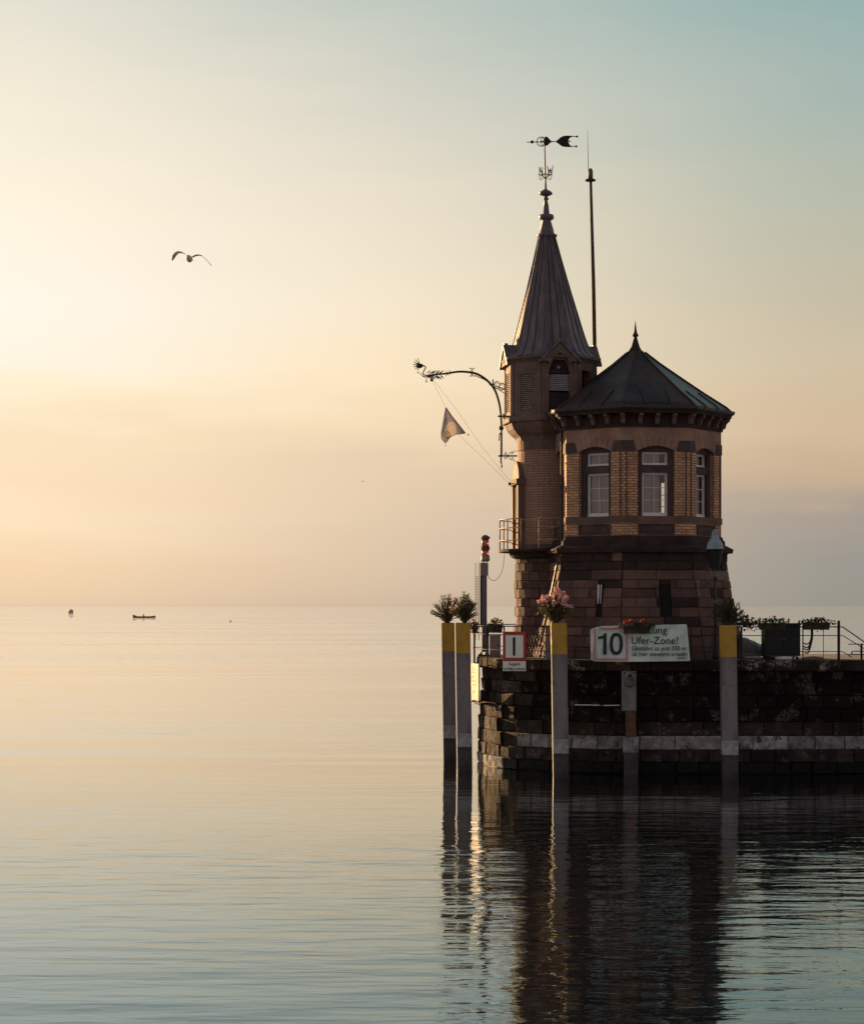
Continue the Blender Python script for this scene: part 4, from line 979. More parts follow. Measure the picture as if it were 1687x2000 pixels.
# ------------------------------------------------------------------ railing along the pier head
RR = 4.92
def fr(u, z):
    a = u/RR
    if u > 0: return Vector((PC.x+u, PC.y-RR, z))
    return Vector((PC.x+RR*math.sin(a), PC.y-RR*math.cos(a), z))
def u_of_px(px):
    Y = PC.y-RR; X = (px-CX)/F*Y
    return X-PC.x if X > PC.x else None
rl = thing('pier_railing', 'dark iron railing round the pier head with three rails and steps down right', 'railing', (PC.x, PC.y-RR, 3.3))
uend = u_of_px(1637)
for z, r in ((4.61,.020),(4.34,.014),(3.84,.014)):
    mb = MB(); us = [-RR*math.pi*.93+i*.2 for i in range(int(RR*math.pi*.93/.2)+1)]
    mb.tube([fr(u, z) for u in us]+[fr(0.01,z), fr(uend, z)], r, 'iron', 6); 
    e = fr(uend, z); s_ = {4.61:(1680,1248), 4.34:(1700,1279), 3.84:(1663,1284)}[z]
    mb.tube([e, e+Vector((.12,0,0)), P(s_[0]+(s_[0]-1640)*.6 if z > 4 else s_[0], s_[1]+(s_[1]-HY)*.0+ (18 if z > 4 else 0), PC.y-RR)], r, 'iron', 6)
    obj('rail', mb, rl, True)
ups = [-RR*R(a) for a in (165,140,118,100,84,66,54)]+[-2.35,-1.1]
for u in ups:
    mb = MB(); mb.tube([fr(u,3.28), fr(u,4.61)], .026, 'iron', 6); mb.tube([fr(u,3.32), fr(u,3.32)+(Vector((PC.x,PC.y,3.32))-fr(u,3.32)).normalized()*.2 if u <= 0 else fr(u,3.32)+Vector((0,.2,0))], .02, 'iron', 6); obj('post', mb, rl)
for px, r, zt_ in ((1252,.02,4.61),(1349,.02,4.61),(1447,.035,4.61),(1548,.026,3.9),(1637,.045,4.79)):
    u = u_of_px(px); mb = MB(); mb.tube([fr(u,3.3), fr(u,zt_)], r, 'iron', 8)
    if zt_ > 4.7: mb.ball(fr(u,zt_), .03, 'iron', 6, 4)
    obj('post', mb, rl)
for px, Y in ((1567,61.9),(1607,61.9)):
    mb = MB(); mb.tube([P(px,1222,Y), Vector((P(px,0,Y).x, Y, 3.5))], .02 if px < 1600 else .011, 'iron', 6); obj('post', mb, rl)
hr = thing('stair_handrail', 'low tubular handrail at the right edge beyond the sloping rails', 'handrail', P(1681,1284,63))
mb = MB()
for py, x0 in ((1258,1656),(1272,1663),(1278,1657)):
    mb.tube([P(x0,py+1.5,63), P(x0+1.5,py,63), P(1720,py,63)], .017, 'iron', 6)
mb.tube([P(1663,1272,63), P(1662,1275,63), P(1664,1278,63)], .017, 'iron', 6); obj('rail', mb, hr)
mb = MB(); mb.tube([P(1681,1258,63), P(1681,1292,63)], .04, 'iron', 8); obj('post', mb, hr)
# ------------------------------------------------------------------ signs
YS = 62.2
sg = thing('sail_sign', 'white square sign with red border and one black upright bar, small text plate below', 'sign', P(1004,1290,YS))
mb = MB(); a = P(981.5,1290.5,YS); b2 = P(1027,1233.5,YS); mb.box(((a.x+b2.x)/2, YS+.012, (a.z+b2.z)/2), (b2.x-a.x,.024,b2.z-a.z), 'red'); pn = obj('red_border', mb, sg)
mb = MB(); a = P(987,1284.5,YS); b3 = P(1021.5,1240.5,YS); mb.box(((a.x+b3.x)/2, YS-.004, (a.z+b3.z)/2), (b3.x-a.x,.008,b3.z-a.z), 'sign_white'); obj('white_panel', mb, sg)
mb = MB(); N = 8; r_ = 2.6; pts = [(1003.6+r_*math.cos(math.pi*i/N), 1247-r_*math.sin(math.pi*i/N)) for i in range(N+1)] + [(1003.6-r_*math.cos(math.pi*i/N), 1278.5+r_*math.sin(math.pi*i/N)) for i in range(N+1)]
mb.prism([P(x, y, YS-.008)+Vector((0,-.006,0)) for x, y in pts], (0,.006,0), 'black'); obj('black_bar', mb, sg)
mb = MB(); a = P(982,1310.5,YS); b3 = P(1026.5,1291.5,YS); mb.box(((a.x+b3.x)/2, YS+.008, (a.z+b3.z)/2), (b3.x-a.x,.016,b3.z-a.z), 'sign_white'); pl = obj('text_plate', mb, sg)
mb = text_mb('Segeln', P(993,0,YS).x, P(1015.5,0,YS).x, ZY(1301.5,YS), ZY(1293.5,YS), YS-.006, 'black'); obj('lettering', mb, pl)
mb = text_mb('im Hafen verboten', P(984,0,YS).x, P(1025,0,YS).x, ZY(1309,YS), ZY(1303,YS), YS-.006, 'black'); obj('lettering', mb, pl)
# banner
YN = 61.08
bn = thing('warning_banner', 'long wrinkled white banner with a red framed 10 and German lettering on the railing', 'banner', P(1250,1292,YN))
top = [(1152,1232),(1155,1228),(1165,1224.5),(1178,1222.5),(1192,1222.5),(1210,1221.5),(1240,1222),(1275,1221),(1300,1220),(1320,1220),(1338,1219),(1341,1221)]
btm = [(1153,1253),(1153,1288),(1160,1291.5),(1178,1292),(1192,1292),(1210,1292.5),(1240,1292.5),(1275,1292),(1300,1291.5),(1320,1291.5),(1344,1291),(1347.5,1290)]
mb = MB(); NX, NZ = 64, 16
def crv(a, t): return lerp(a, t)
gr_ = []
rn = random.Random(3)
def wrinkle(x, y):
    v = .010*math.sin(x*.11+y*.16)+.008*math.sin(x*.05-y*.21+1)+.006*math.sin(x*.33+y*.05)
    if x < 1172: v += .035*math.sin((x-1153)*.35+(y-1230)*.10)
    return v
for i in range(NX+1):
    T, B = lerp(top, i/NX), lerp(btm, i/NX); row = []
    for k in range(NZ+1):
        s_ = k/NZ; x = T[0]*(1-s_)+B[0]*s_; y = T[1]*(1-s_)+B[1]*s_; p = P(x, y, YN); p.y = YN+.03+min(0.02, wrinkle(x, y)); row.append(p)
    gr_.append(row)
for i in range(NX):
    for k in range(NZ): mb.poly([gr_[i][k+1], gr_[i+1][k+1], gr_[i+1][k], gr_[i][k]], 'banner')
obj('cloth', mb, bn, True)
mb = MB()
def strip(x0, y0, x1, y1, m, th=.003, Y=YN-.016): 
    a = P(x0,y1,Y); b2 = P(x1,y0,Y); mb.box(((a.x+b2.x)/2, Y, (a.z+b2.z)/2), (b2.x-a.x, th, b2.z-a.z), m)
for s_ in ((1159.5,1227,1163,1289.5),(1222,1231,1225.5,1289.5),(1163,1286,1222,1289.5),(1172,1226.3,1222,1229.5)): strip(*s_, 'banner_red')
obj('red_frame', mb, bn)
X_ = lambda px: P(px,0,YN).x; Zb = lambda py: ZY(py,YN)
def lt(t, x0, x1, yb, yt, parent, name='lettering', fat=0):
    obj(name, text_mb(t, X_(x0), X_(x1), Zb(yb), Zb(yt), YN-.018, 'black'), parent)
mb = MB()
flatb = lambda pts: mb.prism([P(x,y,YN-.016) for x, y in pts], (0,-.004,0), 'black')
flatb([(1177.5,1278.5),(1184,1278.5),(1184,1236.5),(1180,1236.5),(1177,1241.5),(1168,1243.5),(1168,1248),(1177.5,1247)])
N = 28
for i in range(N):
    t0, t1 = 2*math.pi*i/N, 2*math.pi*(i+1)/N
    o_ = lambda t: (1203+12.8*math.copysign(abs(math.cos(t))**.8, math.cos(t)), 1257.5-21.5*math.copysign(abs(math.sin(t))**.85, math.sin(t)))
    i_ = lambda t: (1203+6.6*math.copysign(abs(math.cos(t))**.8, math.cos(t)), 1257.5-15.5*math.copysign(abs(math.sin(t))**.85, math.sin(t)))
    flatb([o_(t0), o_(t1), i_(t1), i_(t0)])
obj('number_ten', mb, bn)
lt('Achtung', 1232, 1302, 1242, 1223.5, bn); lt('Ufer-Zone!', 1233, 1323, 1258, 1243.5, bn)
lt('Gleitfahrt ist erst 300 m', 1233.5, 1337.5, 1270.5, 1261.5, bn); lt('ab hier seewärts erlaubt', 1234, 1341.5, 1281, 1273, bn); lt('DSMC', 1323, 1341, 1287.5, 1283.5, bn)
# white notice board at the left side
a_ = R(-76); nb = thing('notice_board', 'narrow sunlit white board with faded red marks hanging beside the second pile', 'notice board', P(928,1333,65.2))
nn = Vector((math.sin(a_), -math.cos(a_), 0)); tt = Vector((math.cos(a_), math.sin(a_), 0)); c0 = P(928,1333,65.2)
mb = MB(); hw, hh = .47, .63
def nbp(u, z, d): return Vector((c0.x,c0.y,0))+nn*d+tt*u+Vector((0,0,z))
slab(mb, lambda u, z, d: nbp(u,z,d), -hw, hw, c0.z-hh, c0.z+hh, -.02, .02, 'board'); obj('panel', mb, nb)
mb = MB()
for i, z in enumerate((.50,.42,.34,.18,.05,-.08,-.3)):
    slab(mb, lambda u, z_, d: nbp(u,z_,d), -.35, .0+.05*(i % 3), c0.z+z-.02, c0.z+z+.02, .02, .023, 'flag_red')
obj('faded_marks', mb, nb)
mb = MB(); mb.tube([nbp(.45,c0.z+hh,0), nbp(.45,c0.z-hh-.1,0)], .02, 'grey_box', 6); obj('edge_post', mb, nb)
# iron hooks under it
ih = thing('iron_hook_bar', 'small rusty iron bar with hooks sticking out left of the pier wall', 'iron bar', P(945,1370,64.8))
mb = MB(); mb.tube([P(921,1369,64.8), P(943,1369.5,64.8)], .022, 'iron', 6); mb.tube(bez([P(922,1368,64.8), P(932,1375,64.8), P(945,1371,64.0), P(968,1374,63.4)], 6), .013, 'iron_brown', 5)
mb.tube([P(921,1369,64.8), P(921.2,1369,64.8)+Vector((.05,0,0))], .04, 'iron', 6); mb.tube([P(926,1366,64.8), P(931,1373,64.8)], .014, 'iron', 5)
for yy in (1366,1372): mb.tube([P(933,yy,64.8), P(944,yy,64.8)], .010, 'iron', 5)
obj('bar', mb, ih)
# ------------------------------------------------------------------ signal light post at the pier head
YL = 66.9; lx = P(944.5,0,YL).x; ul = YL/F
sp_ = thing('signal_light_post', 'grey metal post with a red double lantern at the left end of the pier', 'signal light', (lx, YL, 3.6))
mb = MB(); z0, z1 = ZY(1273,YL), ZY(1099,YL)
mb.box((lx+.02,YL,(z0+z1)/2), (.17,.16,z1-z0), 'post_grey'); mb.box((lx-.09,YL+.02,(ZY(1225,YL)+z1)/2), (.07,.12,z1-ZY(1225,YL)), 'iron'); mb.tube([(lx+.01,YL-.085,z0),(lx+.01,YL-.085,ZY(1128,YL))], .012, 'plate', 6)
obj('post', mb, sp_)
mb = MB(); mb.box((lx+.02,YL-.02,ZY(1112,YL)), (.26,.2,.42), 'grey_box'); obj('junction_box', mb, sp_)
mb = MB()
for dx_ in (-.28,-.17): mb.tube([(lx+dx_,YL,ZY(1250,YL)),(lx+dx_,YL,z1)], .012, 'iron', 5)
for i in range(30): z = ZY(1218,YL)+i*.055; mb.tube([(lx-.28,YL,z),(lx-.17,YL,z)], .007, 'iron', 4)
obj('cable_ladder', mb, sp_)
mb = MB(); mb.lathe([(.13,0),(.13,.02),(.05,.06)], (lx+.01,YL,z0), 'post_grey', 12)
for s_ in (-1,1): mb.prism([(lx+s_*.05,YL-.01,z0+.02),(lx+s_*.22,YL-.01,z0-.14),(lx+s_*.05,YL-.01,z0-.14)], (0,.02,0), 'iron')
mb.box((lx+.01,YL,z0-.12), (.42,.42,.05), 'iron'); obj('foot', mb, sp_)
lxc = P(947.5,0,YL).x; zl = lambda py: ZY(py,YL)
mb = MB(); mb.lathe([(.10,zl(1097)),(.15,zl(1095)),(.15,zl(1093)),(.145,zl(1085)),(.12,zl(1084.5))], (lxc,YL,0), 'grey_box', 16)
mb.lathe([(.125,zl(1068)),(.13,zl(1066)),(.13,zl(1070))], (lxc,YL,0), 'rust', 16); mb.lathe([(.14,zl(1074.5)),(.15,zl(1073)),(.15,zl(1068)),(.12,zl(1067))], (lxc,YL,0), 'rust', 16)
mb.lathe([(.12,zl(1054)),(.165,zl(1050.5)),(.16,zl(1049)),(.05,zl(1045)),(0,zl(1044.5))], (lxc,YL,0), 'post_grey', 16)
for k in range(4):
    a = R(45+90*k); mb.tube([(lxc+.14*math.sin(a),YL-.14*math.cos(a),zl(1086)),(lxc+.14*math.sin(a),YL-.14*math.cos(a),zl(1051))], .009, 'iron', 5)
for s_ in (-1,1): mb.tube([(lxc+s_*.14,YL,zl(1094)),(lxc+s_*.02,YL,zl(1100))], .012, 'iron', 5)
ln_ = obj('lantern', mb, sp_, True)
mb = MB(); mb.lathe([(.115,zl(1067)),(.12,zl(1060)),(.115,zl(1054))], (lxc,YL,0), 'lens', 16); obj('lens', mb, ln_, True)
mb = MB(); mb.lathe([(.115,zl(1085)),(.12,zl(1080)),(.115,zl(1074.5))], (lxc,YL,0), 'lens', 16); obj('lens', mb, ln_, True)
mb = MB(); mb.tube(bez([P(950.5,1118,YL-.1), P(955,1129,YL-.05), P(964,1134,YL), P(974,1127,YL), P(981,1112,YL), P(985,1082,YL)], 8), .009, 'iron', 5)
single('hanging_cable', mb, 'thin dark cable looping from the signal light post up to the balcony', 'cable', P(964,1134,YL))
# ------------------------------------------------------------------ things on the deck
mb = MB(); cb = P(967,0,65.0).x
ub = thing('utility_box', 'plain pale grey box cabinet between the signal post and the sail sign', 'cabinet', (cb,65.2,3.56))
mb.box((cb,65.2,3.56+.36), (.36,.36,.70), 'grey_box'); obj('body', mb, ub)
mb = MB(); mb.box((cb,65.2,3.56+.725), (.40,.40,.03), 'grey_box'); obj('lid', mb, ub)
mb = MB(); mb.box((cb,65.013,3.56+.36), (.30,.012,.6), 'grey_box'); mb.box((cb+.1,65.0,3.56+.4), (.02,.02,.08), 'iron'); obj('door', mb, ub)
YG = 62.6
ig = thing('iron_gate', 'ornate wrought iron lattice gate between the sail sign and the pink oleander pile', 'gate', P(1052,1287,YG))
mb = MB()
for x in (1027,1073): mb.tube([P(x,1222,YG), P(x,1290,YG)], .018, 'iron', 6)
for y in (1240,1262,1283): mb.tube([P(1027,y,YG), P(1073,y,YG)], .014, 'iron', 6)
obj('frame', mb, ig)
mb = MB()
for i in range(7):
    x = 1031+i*6
    mb.tube(bez([P(x-3,1283,YG), P(x+2,1273,YG), P(x-1,1262,YG), P(x+2,1251,YG), P(x-2,1240,YG)], 5), .012, 'iron_brown', 5)
    mb.tube(bez([P(x+5,1283,YG), P(x-1,1272,YG), P(x+3,1262,YG), P(x-1,1250,YG), P(x+4,1240,YG)], 5), .012, 'plate', 5)
    if i > 2: 
        mb.tube(spiral(P(x,1233,YG-.01), .07, .02, 90*i, 90*i+420, 14), .010, 'plate', 5)
        mb.tube(spiral(P(x-1,1224,YG-.01), .05, .02, 60*i, 60*i+400, 12), .010, 'iron_brown', 5)
obj('scrollwork', mb, ig)
sb_ = thing('slatted_board', 'tall pale corrugated board standing left of the pink oleander pile', 'board', P(1069,1287,62.4))
mb = MB()
for i in range(4): a = P(1065.5+i*2.6,1222,62.4); mb.box((a.x,62.4,(3.56+a.z)/2), (.032,.03,a.z-3.56), 'grey_box')
mb.box((P(1069.5,0,62.4).x,62.43,4.08), (.16,.015,1.02), 'plate'); obj('slats', mb, sb_)
# street lamp
YP = 62.2; xl = P(1396,0,YP).x; ulp = YP/F
sl_ = thing('street_lamp', 'old lantern lamp with pale grey dome on a dark post at the building right corner', 'street lamp', (xl,YP,3.56))
zz_ = lambda py: ZY(py, YP)
mb = MB(); mb.lathe([(.09,3.56),(.09,3.75),(.055,3.85),(.045,zz_(1176)),(.04,zz_(1135)),(.06,zz_(1130)),(.035,zz_(1126))], (xl,YP,0), 'iron', 12); obj('post', mb, sl_, True)
mb = MB(); mb.lathe([(17*ulp,zz_(1073)),(16.5*ulp,zz_(1069)),(15*ulp,zz_(1062)),(11*ulp,zz_(1055)),(8.5*ulp,zz_(1053)),(8.3*ulp,zz_(1051)),(7.5*ulp,zz_(1049)),(6*ulp,zz_(1041)),(6.5*ulp,zz_(1039)),(3*ulp,zz_(1036)),(1.2*ulp,zz_(1034)),(0,zz_(1032))], (xl-.01,YP,0), 'lamp_dome', 20, cap=False); obj('dome', mb, sl_, True)
mb = MB(); mb.lathe([(18*ulp,zz_(1074)),(18*ulp,zz_(1072.5))], (xl,YP,0), 'iron', 20)
for k in range(6):
    a = R(60*k+15); mb.tube([(xl+16*ulp*math.sin(a),YP-16*ulp*math.cos(a),zz_(1074)),(xl+9*ulp*math.sin(a),YP-9*ulp*math.cos(a),zz_(1110))], .013, 'iron', 5)
mb.lathe([(9*ulp,zz_(1112)),(9.5*ulp,zz_(1109.5))], (xl,YP,0), 'iron', 20); obj('cage', mb, sl_)
mb = MB(); mb.lathe([(8.6*ulp,zz_(1110)),(15*ulp,zz_(1074))], (xl,YP,0), 'cabinet', 12, cap=False); obj('glass_body', mb, sl_, True)
mb = MB(); mb.tube([P(1384.5,1111,YP), P(1407,1110.5,YP)], .018, 'plate', 6)
for s_ in (-1,1): mb.tube(bez([P(1396+s_*9,1112,YP), P(1396+s_*8,1122,YP), P(1396+s_*2,1130,YP)], 5), .014, 'plate', 5); mb.tube(spiral(P(1396+s_*5,1118,YP), .05, .015, 0, 400*s_, 12), .011, 'plate', 5)
mb.tube([P(1387,1133,YP), P(1373,1147,YP)], .010, 'iron', 5); mb.tube([P(1397,1135,YP-.06), P(1397.5,1172,YP-.06)], .008, 'plate', 5); mb.ball(P(1396.5,1175,YP-.06), .04, 'plate', 8, 5)
obj('scroll_bracket', mb, sl_)
hk = thing('wall_hook', 'small pale ornate hook on the dark wall left of the street lamp', 'hook', P(1362,1148,62.75))
mb = MB()
for k in range(6): a = R(60*k); c_ = P(1361.5,1136,62.75); mb.tube([c_, c_+Vector((.075*math.cos(a),-.01,.065*math.sin(a)))], [.018,.010], 'plate', 5)
mb.tube(bez([P(1361.5,1137,62.75), P(1364,1144,62.75), P(1363,1152,62.75), P(1364.5,1160,62.75)], 5), .014, 'plate', 5); mb.ball(P(1364.5,1161,62.75), .035, 'plate', 7, 5); mb.tube([P(1364,1150,62.75),P(1364,1150,63.3)],.015,'iron',5)
obj('hook', mb, hk)
# cabinet on the right
ca, cb_ = P(1493,0,62.8).x, P(1562,0,62.8).x
cab = thing('dark_cabinet', 'large dark cabinet behind the railing under the red geraniums', 'cabinet', ((ca+cb_)/2,63.1,3.56))
mb = MB(); mb.box(((ca+cb_)/2,63.15,3.56+.60), (cb_-ca,.7,1.00), 'cabinet'); mb.box(((ca+cb_)/2,63.15,3.60), (cb_-ca-.1,.6,.08), 'iron'); obj('body', mb, cab)
mb = MB(); mb.box(((ca+cb_)/2,63.12,3.56+1.125), (cb_-ca+.06,.8,.05), 'cabinet'); obj('lid', mb, cab)
mb = MB()
for s_ in (-1,1): mb.box(((ca+cb_)/2+s_*(cb_-ca)/4,62.79,3.56+.6), ((cb_-ca)/2-.04,.02,.86), 'cabinet')
mb.box(((ca+cb_)/2+.04,62.775,3.56+.65), (.02,.02,.1), 'plate'); obj('door', mb, cab)
# covered thing
tp = thing('tarpaulin_cover', 'low dark tarpaulin covered heap left of the dark cabinet', 'tarpaulin', P(1467,1280,64.2))
mb = MB(); NX, NY = 14, 10; gg = []
for i in range(NX+1):
    row = []
    for k in range(NY+1):
        s_, t_ = i/NX, k/NY; x = P(1438,0,64.2).x+1.02*s_; y = 63.7+1.2*t_
        h = (1-abs(2*t_-1)**3)*(.66-.42*s_**1.6)*(1-max(0,.08-s_)/.08*.6) + .015*math.sin(i*2.1+k)
        row.append(Vector((x,y,3.62+max(0,h))))
    gg.append(row)
for i in range(NX):
    for k in range(NY): mb.poly([gg[i][k], gg[i+1][k], gg[i+1][k+1], gg[i][k+1]], 'tarp')
obj('cover', mb, tp, True)
mb = MB(); mb.lathe([(.30,0),(.34,.05),(.30,.09),(0,.11)], (P(1533,0,62.2).x,62.2,3.56), 'white', 20)
single('pale_round_lid', mb, 'thin pale round lid lying on the deck before the dark cabinet', 'lid', (P(1533,0,62.2).x,62.2,3.56), smooth=True)
mb = MB(); mb.lathe([(.36,0),(.34,.06),(.24,.10),(0,.12)], (P(1588,0,62.0).x,62.0,3.56), 'deck', 20)
single('stone_hump', mb, 'low rounded grey stone on the deck below the hanging hoses', 'stone', (P(1588,0,62.0).x,62.0,3.56), smooth=True)
hs_ = thing('hanging_hoses', 'bundle of dark hoses looping down from the railing right of the cabinet', 'hose', P(1583,1236,61.4))
for i, (x1, y1, yb) in enumerate(((1568,1256,1259),(1568,1262,1266),(1568,1267,1270),(1570,1275,1276))):
    mb = MB(); mb.tube(bez([P(1583+i*.8,1222,61.35), P(1583.5+i*.8,1243,61.35), P(1580+i*.6,(1243+yb)/2+4,61.35), P(1574+i,yb-1,61.35), P(x1,y1,61.35)], 6), .022, 'iron', 6); obj('hose', mb, hs_, True)
# fender post on the pier wall
YF = 61.15; xf = P(1228,0,YF).x
fn = thing('wall_fender_post', 'steel post bolted on the pier wall below the banner, pale top and rusty middle', 'fender post', (xf,YF,0))
mb = MB(); mb.box((xf,YF+.06,(ZY(1388,YF)+ZY(1311,YF))/2), (.45,.10,ZY(1311,YF)-ZY(1388,YF)), 'plate'); obj('plate', mb, fn)
mb = MB(); mb.box((xf+.06,YF+.09,(ZY(1440,YF)+ZY(1388,YF))/2), (.32,.10,ZY(1388,YF)-ZY(1440,YF)-.004), 'rust'); obj('rusty_section', mb, fn)
mb = MB(); mb.box((xf+.05,YF+.05,(ZY(1470,YF)+ZY(1440,YF))/2), (.47,.12,.47), 'pier_pale'); obj('pale_section', mb, fn)
mb = MB(); mb.box((xf+.06,YF+.07,.15), (.44,.12,1.15), 'pile_low'); obj('foot', mb, fn)
mb = MB(); c_ = P(1231,1333,YF-.02)
vs = []
prof = [(.08,.12),(.13,.10),(.145,-.05),(.13,-.14),(.12,-.14),(.11,-.04),(0,-.03)]
seg = 16
for r_, d_ in prof:
    for k in range(seg): a = 2*math.pi*k/seg; vs.append(Vector((c_.x+r_*math.cos(a), YF+d_-.05, c_.z+r_*math.sin(a)-d_*.3)))
fs = [(i*seg+k, i*seg+(k+1) % seg, (i+1)*seg+(k+1) % seg, (i+1)*seg+k) for i in range(len(prof)-1) for k in range(seg)]
mb.mesh(vs, fs, 'plate'); mb.box((c_.x-.01,YF-.02,c_.z+.20), (.09,.06,.10), 'iron')
mb.lathe([(.07,-.02),(.08,0),(.07,.02)], (c_.x,YF-.02,c_.z+.13), 'iron', 10); obj('lamp_tube', mb, fn, True)
mb = MB(); mb.tube(bez([P(1217,1316,YF-.01), P(1218,1323,YF-.02), P(1225,1325,YF-.03), P(1229,1328,YF-.03)], 5), .012, 'plate', 5)
for x, y in ((1219,1315),(1238,1314)): mb.ball(P(x,y,YF), .03, 'iron', 7, 5)
obj('fittings', mb, fn)
mb = MB(); Yc = 61.4
mb.tube([P(1122,1376.5,Yc), P(1170,1377.5,Yc)], .016, 'white', 5); mb.tube([P(1178,1378,Yc), P(1210,1377.5,Yc)], .016, 'white', 5); mb.tube([P(1170,1377.5,Yc+.05), P(1178,1378,Yc+.05)], .012, 'grey_box', 5)
single('wall_conduit', mb, 'thin white pipe running level along the dark pier wall', 'pipe', P(1160,1377,Yc))
# ------------------------------------------------------------------ boats
def rowboat():
    Y = 5.27*F/23.5; k = Y/F; c0 = P(282,1206.2,Y); c0.z = 0
    th_ = thing('rowing_boat', 'long low dark rowing boat with one person far out on the lake', 'boat', c0)
    mb = MB(); st = []
    for i in range(13):
        t = i/12; x = (t-.5)*2; w_ = .9*max(.05, 1-abs(x)**2.6); sh = .62+ .35*abs(x)**3+(.35 if i < 2 else 0)
        L = 5.0; xx = x*L; 
        st.append([(xx, -w_, sh), (xx, -w_*.8, .3), (xx*.95, 0, -.2), (xx, w_*.8, .3), (xx, w_, sh)])
    for i in range(12):
        for j_ in range(4): mb.poly([c0+Vector(st[i][j_]), c0+Vector(st[i+1][j_]), c0+Vector(st[i+1][j_+1]), c0+Vector(st[i][j_+1])], 'boat')
        mb.poly([c0+Vector(st[i][1])+Vector((0,0,.1)), c0+Vector(st[i+1][1])+Vector((0,0,.1)), c0+Vector(st[i+1][3])+Vector((0,0,.1)), c0+Vector(st[i][3])+Vector((0,0,.1))], 'boat')
    obj('hull', mb, th_)
    mb = MB(); mb.tube([c0+Vector((-.6,-2.2,.6)), c0+Vector((-.3,2.2,.6))], .05, 'boat', 5); obj('oars', mb, th_)
    body(c0+Vector((-.4,0,.55)), 'person', 'person in dark clothes sitting upright in the long rowing boat')
def body(c, name, label, sit=True):
    mb = MB()
    prof = [(.16,0),(.24,.12),(.22,.35),(.27,.62),(.24,.74),(.09,.80),(.08,.86),(.12,.92),(.14,1.02),(.12,1.12),(.0,1.18)]
    mb.lathe(prof, c, 'cloth', 12, cap=False)
    for s_ in (-1,1):
        mb.tube([c+Vector((0,s_*.26,.66)), c+Vector((.25,s_*.34,.42)), c+Vector((.55,s_*.2,.45))], [.08,.06,.045], 'cloth', 6)
        mb.tube([c+Vector((0,s_*.13,.08)), c+Vector((.5,s_*.15,.25)), c+Vector((.85,s_*.15,-.1))], [.12,.09,.07], 'cloth', 6)
    for v in mb.v: pass
    single(name, mb, label, 'person', c, smooth=True)
rowboat()
Y = 5.27*F/15.0; c0 = P(140,1198,Y); c0.z = 0
mbt = thing('motor_boat', 'tiny squat motor boat near the horizon at far left, seen end on', 'boat', c0)
mb = MB(); st = []
for i in range(7):
    t = i/6; w_ = 1.6*(1-t**3*.9); st.append([(-w_, -3+6*t, 1.5+.3*t), (-w_*.8, -3+6*t, -.2), (w_*.8, -3+6*t, -.2), (w_, -3+6*t, 1.5+.3*t)])
for i in range(6):
    for j_ in range(3): mb.poly([c0+Vector(st[i][j_]), c0+Vector(st[i+1][j_]), c0+Vector(st[i+1][j_+1]), c0+Vector(st[i][j_+1])], 'boat2')
mb.poly([c0+Vector(p) for p in st[0]], 'boat2'); mb.poly([c0+Vector(s_[0]) for s_ in st]+[c0+Vector(s_[3]) for s_ in reversed(st)], 'boat2'); obj('hull', mb, mbt)
mb = MB(); mb.hexa([c0+Vector(p) for p in ((-1.3,-1,1.6),(1.3,-1,1.6),(1.1,1.6,1.6),(-1.1,1.6,1.6),(-1.0,-.7,2.5),(1.0,-.7,2.5),(.8,1.2,2.5),(-.8,1.2,2.5))], 'boat2'); obj('cabin', mb, mbt)
body(c0+Vector((-.2,-1.5,2.1)), 'person', 'person standing at the helm of the tiny motor boat at far left')
Yd = 5.27*F/31; mb = MB(); cd = P(450,1214,Yd); cd.z = 0
mb.ball(cd+Vector((0,0,.10)), .30, 'cloth', 10, 6, (1.1,.6,.6)); mb.tube([cd+Vector((.2,0,.15)), cd+Vector((.3,0,.42))], [.09,.06], 'cloth', 6); mb.ball(cd+Vector((.34,0,.46)), .09, 'cloth', 8, 5, (1.3,.8,.9))
single('duck', mb, 'tiny dark duck floating on the open water right of the rowing boat', 'duck', cd, smooth=True)
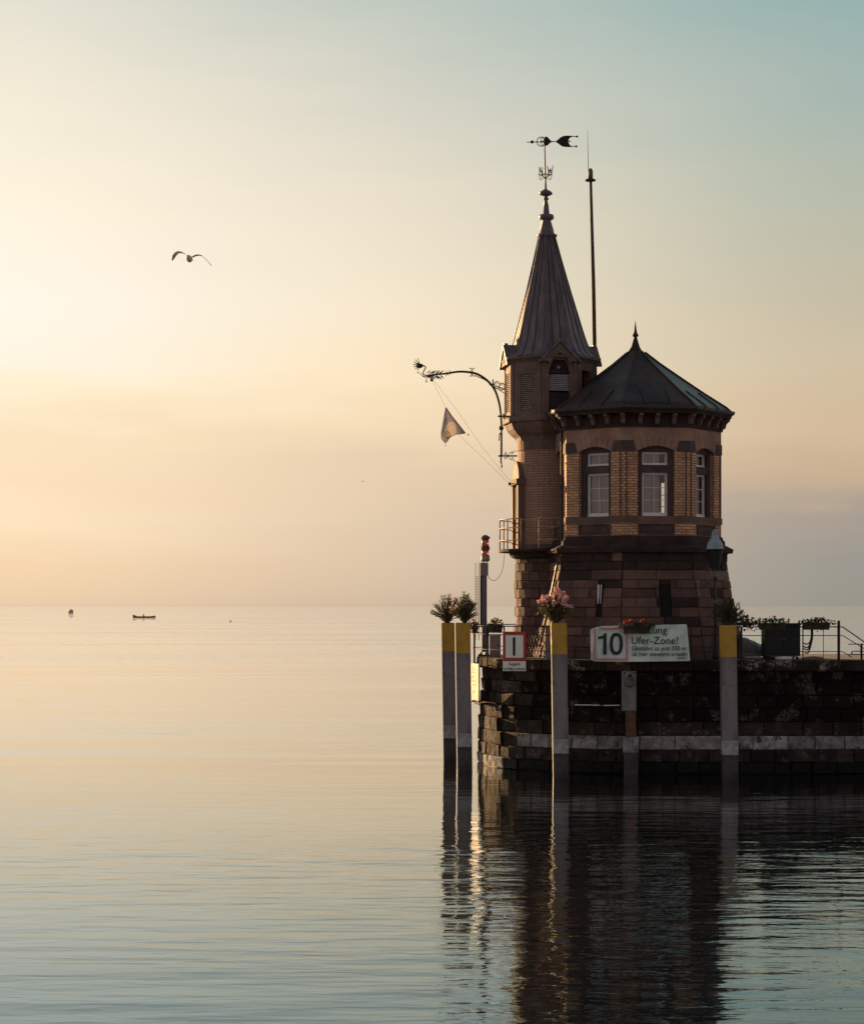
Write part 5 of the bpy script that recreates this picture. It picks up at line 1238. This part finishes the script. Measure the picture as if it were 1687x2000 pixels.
# ------------------------------------------------------------------ birds
def gull(cx_, cy_, Y, s, name, label, left, right, body_px, tw=1.0):
    c0 = P(cx_, cy_, Y); th_ = thing(name, label, 'bird', c0)
    mb = MB(); bx, by, bw, bh = body_px; c_ = P(bx, by, Y); k = Y/F
    mb.ball(c_, 1, 'feather', 14, 8, (bw*k, .26, bh*k)); mb.ball(c_+Vector((0,-.27,.02)), .055, 'feather', 10, 6); mb.tube([c_+Vector((0,-.31,.02)), c_+Vector((0,-.36,.0))], [.016,.004], 'yellow', 5)
    mb.poly([c_+Vector((-.03,.2,.02)), c_+Vector((.03,.2,.02)), c_+Vector((.08,.42,.02)), c_+Vector((-.08,.42,.02))], 'feather')
    obj('body', mb, th_, True)
    for pts in (left, right):
        mb = MB(); n = len(pts); sec = []
        for i, (x, y, ch, drop) in enumerate(pts):
            p = P(x, y, Y); sec.append((p+Vector((0,-ch*.35,0)), p+Vector((0,0,.010)), p+Vector((0,ch*.65,0))+Vector((drop*.3*k, 0, -drop*.7*k)), p+Vector((0,0,-.014))+Vector((0,0,-drop*k*.3))))
        for i in range(n-1):
            a, b2 = sec[i], sec[i+1]
            for j_ in range(4): mb.poly([a[j_], b2[j_], b2[(j_+1) % 4], a[(j_+1) % 4]], 'feather_dark' if i >= n-3 else 'feather')
        obj('wing', mb, th_, False)
gull(373,503,58,1,'gull','large pale gull gliding with bent wings in the bright sky at left',
     [(368,502,.20,.5),(362,496,.22,1),(356,492.5,.22,1.2),(348,491,.20,3),(342,494,.18,6),(337.5,500,.14,7),(336,507,.06,3)],
     [(376,501.5,.20,.5),(382,498.5,.22,.3),(388,497.5,.22,.3),(394,499,.20,.2),(401,505,.17,.3),(407,511,.12,.5),(413,518,.03,1)], (370,505.5,6.5,6.5))
Yg = 560
gull(709,940,Yg,1,'distant_bird','tiny dark bird far off left of the building beneath the flag',
     [(708.5,940,.2,.1),(707,939,.22,.3),(705.5,941,.1,.5),(705,943,.05,.3)],
     [(709.5,940,.2,.1),(710.5,939,.22,.3),(712,940,.1,.5),(712.5,942,.05,.3)], (709,940.5,1.0,1.0))
